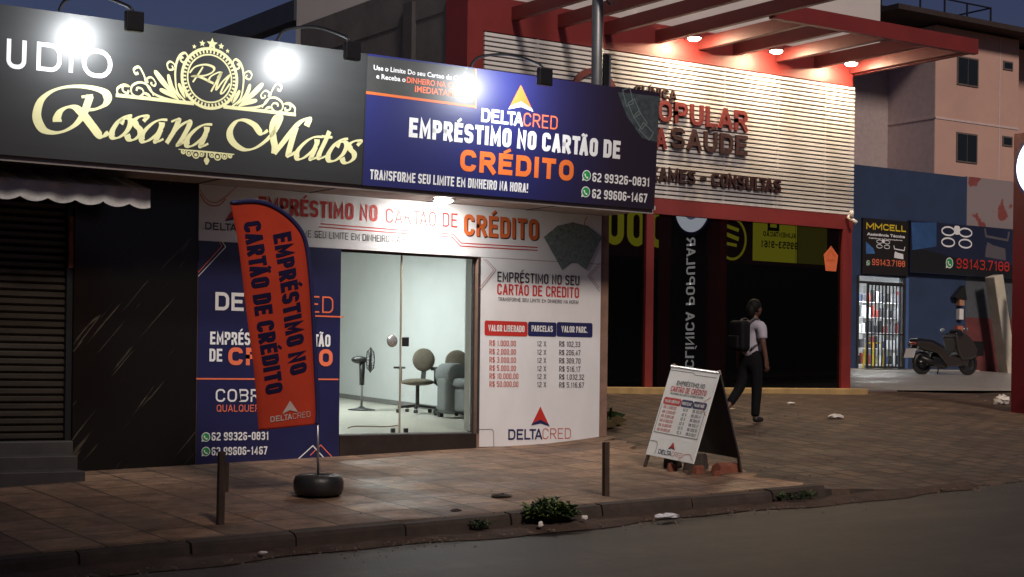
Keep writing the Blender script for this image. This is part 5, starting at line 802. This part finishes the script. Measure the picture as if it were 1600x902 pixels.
for k in range(20): a = 2*math.pi*k/20; c_, s_ = math.cos(a), math.sin(a); me.tube([(fx+.06, fy_+c_*.03, zf+.84+s_*.03), (fx+.07, fy_+c_*.14, zf+.84+s_*.14), (fx+.12, fy_+c_*.205, zf+.84+s_*.205), (fx+.17, fy_+c_*.14, zf+.84+s_*.14), (fx+.18, fy_+c_*.03, zf+.84+s_*.03)], .0045, 4)
me.lathe([(.21, -.012), (.215, 0), (.21, .012), (.2, 0), (.21, -.012)], (fx+.12, fy_, zf+.84), 28, 'x'); me.build('cage', m_pl, fn); me = Mesh()
for k in range(4):
    a = k*math.pi/2+.4; P = [(.03, -.2), (.1, -.5), (.18, -.3), (.18, .35), (.1, .45), (.03, .2)]; me.add([(fx+.12+.03*math.sin(v*2), fy_+r*math.cos(a+v), zf+.84+r*math.sin(a+v)) for r, v in P], [tuple(range(6))])
o = me.build('blade', m_pl, fn); sd = o.modifiers.new('t', 'SOLIDIFY'); sd.thickness = .006
fn.rotation_euler.z = -.55; fn.scale = (.95, .95, .83); sf.scale = (1, 1, 1.03)
bxd = Mesh().box(11.35, 11.65, 22.5, 22.8, fl(22.6), fl(22.6)+.25).build('storage_box', m_pl, bevel=.02); tag(bxd, 'small dark box on the floor behind the fan', 'box')
me = Mesh().tube(spline([(9.35, 17.1, fl(17.1)+.008), (9.6, 17.35, fl(17.35)+.008), (9.9, 17.25, fl(17.25)+.008), (10.2, 17.4, fl(17.4)+.008)]), .006, 6); tag(me.build('floor_cable', M('brown_cable', (.2, .09, .05), .6)), 'thin brown cable lying on the room floor behind the glass', 'cable')

# ------------------------------------------------------------------ motorbike
mb = thing('motorbike', 'dark grey scooter parked on the paved apron before the blue wall', 'motorbike', (29.33, 25.5, Hp(29, 25.5)), rot=(0, 0, math.radians(-4))); mb.scale = (1, 1, .94)
m_bike = M('bike_paint', (.055, .045, .040), .25, .4, var=.05, coat=.6); m_bikeb = M('bike_black', (.009, .009, .01), .4); fb_ = lambda u, v, w: (u, -w, v)
def side(poly, w_, m, nm, bev=.03, y=0, par=None): return Mesh().prism(rounded([(a, b, .05) for a, b in poly], True), fb_, y-w_/2, y+w_/2).build(nm, m, par or mb, local=True, bevel=bev, seg=3, smooth=False)
side([(-1.02, .80), (-.60, .785), (-.22, .65), (-.02, .46), (.5, .40), (.62, .45), (.58, .27), (.48, .235), (-.05, .19), (-.2, .33), (-.38, .5), (-.85, .60), (-1.0, .68)], .34, m_bike, 'body', .05)
side([(-.97, .87), (-.5, .83), (-.18, .70), (-.1, .60), (-.25, .63), (-.6, .77), (-1.0, .79)], .26, m_bikeb, 'seat', .03)
side([(.10, .94), (.30, 1.04), (.48, 1.0), (.66, .86), (.82, .62), (.78, .46), (.6, .38), (.32, .36), (.2, .55)], .44, m_bike, 'front_cowl', .09)
side([(.24, .98), (.44, 1.0), (.34, 1.10), (.26, 1.11)], .30, M('smoked_screen', (.02, .02, .022), .1), 'windscreen', .01)
side([(-.5, .45), (-.1, .40), (.02, .2), (-.1, .14), (-.45, .2)], .26, m_bikeb, 'engine', .04)
for x, wr in ((-.72, .275), (.71, .275)):
    wo = Mesh(); wo.lathe([(wr*.68, -.05), (wr*.9, -.055), (wr, -.03), (wr+.005, 0), (wr, .03), (wr*.9, .055), (wr*.68, .05), (wr*.68, -.05)], (x, 0, wr), 32, 'y'); w0 = wo.build('wheel', m_rub, mb, local=True, smooth=True)
    rm = Mesh().lathe([(0, -.04), (.06, -.04), (.07, -.02), (wr*.6, -.015), (wr*.69, -.04), (wr*.69, .04), (wr*.6, .015), (.07, .02), (.06, .04), (0, .04)], (x, 0, wr), 24, 'y'); rm.build('rim', M('rim_alloy', (.06, .06, .062), .35, .7), w0, local=True, smooth=True)
Mesh().tube([(.71, .07, .275), (.55, .07, .62)], .022, 8).tube([(.71, -.07, .275), (.55, -.07, .62)], .022, 8).build('fork', m_bikeb, mb, local=True)
side([(.45, .52), (.6, .6), (.82, .57), (.98, .44), (.93, .42), (.75, .53), (.6, .54)], .13, m_bike, 'front_mudguard', .02)
Mesh().tube(spline([(.22, -.34, .98), (.2, -.22, 1.0), (.27, 0, 1.0), (.2, .22, 1.0), (.22, .34, .98)]), .014, 8).build('handlebar', m_bikeb, mb, local=True)
for s_ in (-1, 1):
    o = Mesh().tube([(.22, s_*.26, 1.0), (.26, s_*.34, 1.08)], .008, 6).build('mirror', m_bikeb, mb, local=True); Mesh().ell((.26, s_*.36, 1.10), (.02, .07, .045), 14, 8).build('mirror_glass', m_alu, o, local=True, smooth=True)
Mesh().ell((-1.0, 0, .74), (.05, .13, .04), 14, 8).build('tail_light', M('tail_red', (.3, .06, .04), .3), mb, local=True, smooth=True); Mesh().ell((.73, -.10, .62), (.05, .07, .05), 14, 8).build('headlight', m_alu, mb, local=True, smooth=True); Mesh().ell((.73, .10, .62), (.05, .07, .05), 14, 8).build('headlight', m_alu, mb, local=True, smooth=True)
Mesh().beam((-.95, 0, .68), (-1.06, 0, .40), .12, .03, (0, 1, 0)).build('plate_bracket', m_bikeb, mb, local=True); me = Mesh().add([(-1.05, -.15, .62), (-1.05, .15, .62), (-1.13, .15, .40), (-1.13, -.15, .40), (-1.04, -.15, .617), (-1.04, .15, .617), (-1.12, .15, .397), (-1.12, -.15, .397)], [(0, 1, 2, 3), (7, 6, 5, 4), (0, 4, 5, 1), (1, 5, 6, 2), (2, 6, 7, 3), (3, 7, 4, 0)]); me.build('licence_plate', m_white, mb, local=True)
Mesh().tube([(-.2, -.17, .22), (-.5, -.19, .27), (-.95, -.19, .40)], [.03, .06, .065], 14).build('exhaust', m_bikeb, mb, local=True, smooth=True); Mesh().beam((-.1, .1, .2), (-.02, .22, .0), .025, .02).build('side_stand', m_bikeb, mb, local=True)

# ------------------------------------------------------------------ walking person
def skin(name, V, E_, mat, parent, lv=2):
    me = bpy.data.meshes.new(name); me.from_pydata([v[:3] for v in V], E_, []); o = bpy.data.objects.new(name, me); C.objects.link(o)
    sk = o.modifiers.new('skin', 'SKIN'); sk.use_smooth_shade = True
    for i, v in enumerate(V):
        r = v[3] if isinstance(v[3], tuple) else (v[3], v[3]); me.skin_vertices[0].data[i].radius = r
    me.skin_vertices[0].data[0].use_root = True; ss_ = o.modifiers.new('sub', 'SUBSURF'); ss_.levels = lv; ss_.render_levels = lv
    dg = bpy.context.evaluated_depsgraph_get(); dg.update(); nm = bpy.data.meshes.new_from_object(o.evaluated_get(dg)); nm.name = name; nm.materials.clear(); nm.materials.append(mat)
    nm.polygons.foreach_set('use_smooth', [True]*len(nm.polygons)); o.modifiers.clear(); o.data = nm; o.parent = parent; W[o] = W[parent]; return o
px_, py_ = 15.32, 16.7; pr = thing('person', 'person walking past the black glass in dark clothes, white sleeves and a backpack', 'person', (px_, py_, H(px_, py_)-.012), rot=(0, 0, math.radians(4)))
m_skin = M('skin', (.12, .055, .038), .55, var=.08); m_cl = M('dark_trousers', (.006, .006, .007), .9, spec=.15); m_tee = M('white_tee', (.40, .38, .44), .85, var=.08, scale=15); m_hair = M('hair', (.004, .0035, .0035), .7, spec=.2); m_pack = M('pack_nylon', (.004, .004, .005), .7, var=.2, spec=.2)
V = [(0, 0, .88, .098), (0, 0, 1.06, .088), (.02, 0, 1.24, .10), (.03, 0, 1.335, .08), (.045, 0, 1.40, .052), (.06, 0, 1.47, .055),
     (.03, -.155, 1.315, .058), (.02, -.195, 1.08, .042), (.075, -.205, .86, .032), (.09, -.205, .80, .034),
     (.03, .155, 1.315, .058), (-.02, .195, 1.08, .042), (-.02, .205, .84, .032), (-.015, .205, .78, .034),
     (.01, -.085, .80, .088), (.03, -.085, .46, .058), (.0, -.085, .1, .04), (.02, -.085, .05, .04), (.13, -.085, .03, .03),
     (-.03, .085, .80, .088), (-.10, .085, .48, .058), (-.36, .085, .20, .042), (-.40, .085, .15, .04), (-.33, .085, .06, .03)]
Ed = [(0, 1), (1, 2), (2, 3), (3, 4), (4, 5), (3, 6), (6, 7), (7, 8), (8, 9), (3, 10), (10, 11), (11, 12), (12, 13), (0, 14), (14, 15), (15, 16), (16, 17), (17, 18), (0, 19), (19, 20), (20, 21), (21, 22), (22, 23)]
def hand(w, sg, fw_):                                        # palm and five curled fingers from the wrist vertex
    bx, by, bz = V[w][:3]
    for k, (dx_, ln_) in enumerate(((.032, .070), (.012, .078), (-.008, .072), (-.026, .056))):
        i = len(V); V.extend([(bx+dx_, by, bz-.035, .011), (bx+dx_+.012, by-sg*.004, bz-.035-ln_*.5, .009), (bx+dx_+.016, by+sg*.012, bz-.035-ln_*.85, .008), (bx+dx_+.012, by+sg*.028, bz-.035-ln_, .007)]); Ed.extend([(w, i), (i, i+1), (i+1, i+2), (i+2, i+3)])
    i = len(V); V.extend([(bx+.042, by+sg*.012, bz-.02, .011), (bx+.055, by+sg*.02, bz-.05, .009), (bx+.056, by+sg*.024, bz-.075, .007)]); Ed.extend([(w, i), (i, i+1), (i+1, i+2)])
hand(9, 1, 1); hand(13, -1, 1)
body = skin('body', V, Ed, m_skin, pr)
me = Mesh().ell((.075, 0, 1.535), (.095, .075, .118), 20, 14)
def shape(v):
    x, y, z = v; q = math.exp(-((z-1.53)**2)/.0008-(y**2)/.0004); x += .022*q*(x > .1); x -= .012*math.exp(-((z-1.56)**2)/.0003)*(x > .12); return (x, y*(1-.18*(z < 1.48)), z)
me.v = [shape(v) for v in me.v]
for s_ in (-1, 1): me.ell((.065, s_*.078, 1.53), (.02, .01, .03), 10, 6)
me.build('head', m_skin, body, local=True, smooth=True)
me = Mesh()
for s_ in (-1, 1): me.ell((.158, s_*.03, 1.55), (.012, .014, .008), 10, 6)
me.ell((.158, 0, 1.475), (.01, .026, .007), 10, 6); me.build('face_detail', M('eye_dark', (.03, .015, .012), .4), body, local=True, smooth=True)
me = Mesh().ell((.055, 0, 1.565), (.108, .09, .112), 20, 14).ell((-.02, 0, 1.50), (.06, .07, .11), 16, 10); me.v = [(x+random.uniform(-.004, .004), y+random.uniform(-.004, .004), z) if not (x > .11 and z < 1.58) else (x-.04, y*.9, z) for x, y, z in me.v]; me.build('hair', m_hair, body, local=True, smooth=True)
k_ = 1.0; SV = [(0, 0, .82, .152), (0, 0, 1.06, .128), (.02, 0, 1.24, .138), (.03, 0, 1.335, .10), (.04, 0, 1.375, .066), (.03, -.158, 1.312, .078), (.026, -.182, 1.16, .070), (.026, -.188, 1.115, .068), (.03, .158, 1.312, .078), (.0, .182, 1.16, .070), (-.004, .188, 1.115, .068)]
skin('shirt', SV, [(0, 1), (1, 2), (2, 3), (3, 4), (3, 5), (5, 6), (6, 7), (3, 8), (8, 9), (9, 10)], m_tee, body)
TV = [(0, 0, 1.03, .118), (0, 0, .86, .135), (.012, -.088, .78, .102), (.032, -.088, .46, .076), (.008, -.087, .12, .062), (.006, -.087, .075, .06), (-.03, .088, .78, .102), (-.10, .088, .48, .076), (-.33, .087, .225, .060)]
skin('trousers', TV, [(0, 1), (1, 2), (2, 3), (3, 4), (4, 5), (1, 6), (6, 7), (7, 8)], m_cl, body)
skin('shoe', [(-.03, -.086, .045, .05), (.05, -.086, .045, .048), (.15, -.086, .035, .04)], [(0, 1), (1, 2)], m_pl, body); skin('shoe', [(-.42, .086, .16, .05), (-.37, .086, .10, .048), (-.31, .086, .035, .038)], [(0, 1), (1, 2)], m_pl, body)
bk = thing('backpack', 'black backpack worn by the walking person', 'backpack', (px_-.17, py_, H(px_, py_)+1.0), rot=(0, 0, math.radians(4))); bk.scale = (.82, .9, .95)
me = Mesh().box(-.16, .06, -.15, .15, -.06, .38); me.build('pack', m_pack, bk, local=True, bevel=.06, seg=4); Mesh().box(-.23, -.162, -.11, .11, -.03, .17).build('front_pocket', m_pack, bk, local=True, bevel=.03, seg=3)
for s_ in (-1, 1): me = Mesh().tube(spline([(.05, s_*.1, .34), (.14, s_*.11, .40), (.27, s_*.11, .39), (.335, s_*.11, .28), (.3, s_*.13, .1), (.07, s_*.14, -.02)]), .018, 8); me.build('strap', M('strap_grey', (.05, .05, .055), .7), bk, local=True, smooth=True)

# grit: uncountable small stones along the gutter and over the forecourt
me = Mesh()
def pebble(x, y, z, s):
    P = [(x+s*random.uniform(.6, 1)*math.cos(a), y+s*random.uniform(.6, 1)*math.sin(a), z) for a in (0, 1.3, 2.5, 3.8, 5)]; me.add(P+[(x, y, z+s*random.uniform(.5, .9))], [(i, (i+1) % 5, 5) for i in range(5)])
for i in range(900):
    x = random.uniform(2, 16); pebble(x, 11.75-abs(random.gauss(0, .35)), Hr(x)+.004, random.choice((.006, .009, .013, .02)))
for i in range(500):
    x = random.uniform(12.2, 24); y = random.uniform(12, 19.8); pebble(x, y, H(x, y)-.012, random.choice((.008, .012, .018, .028)))
for i in range(160):
    x = random.uniform(4, 11.6); y = random.uniform(12.1, 16); pebble(x, y, H(x, y)+.012, random.choice((.005, .008, .012)))
tag(me.build('grit', M('grit_stone', (.12, .09, .07), .9, var=.4, scale=14)), kind='stuff')
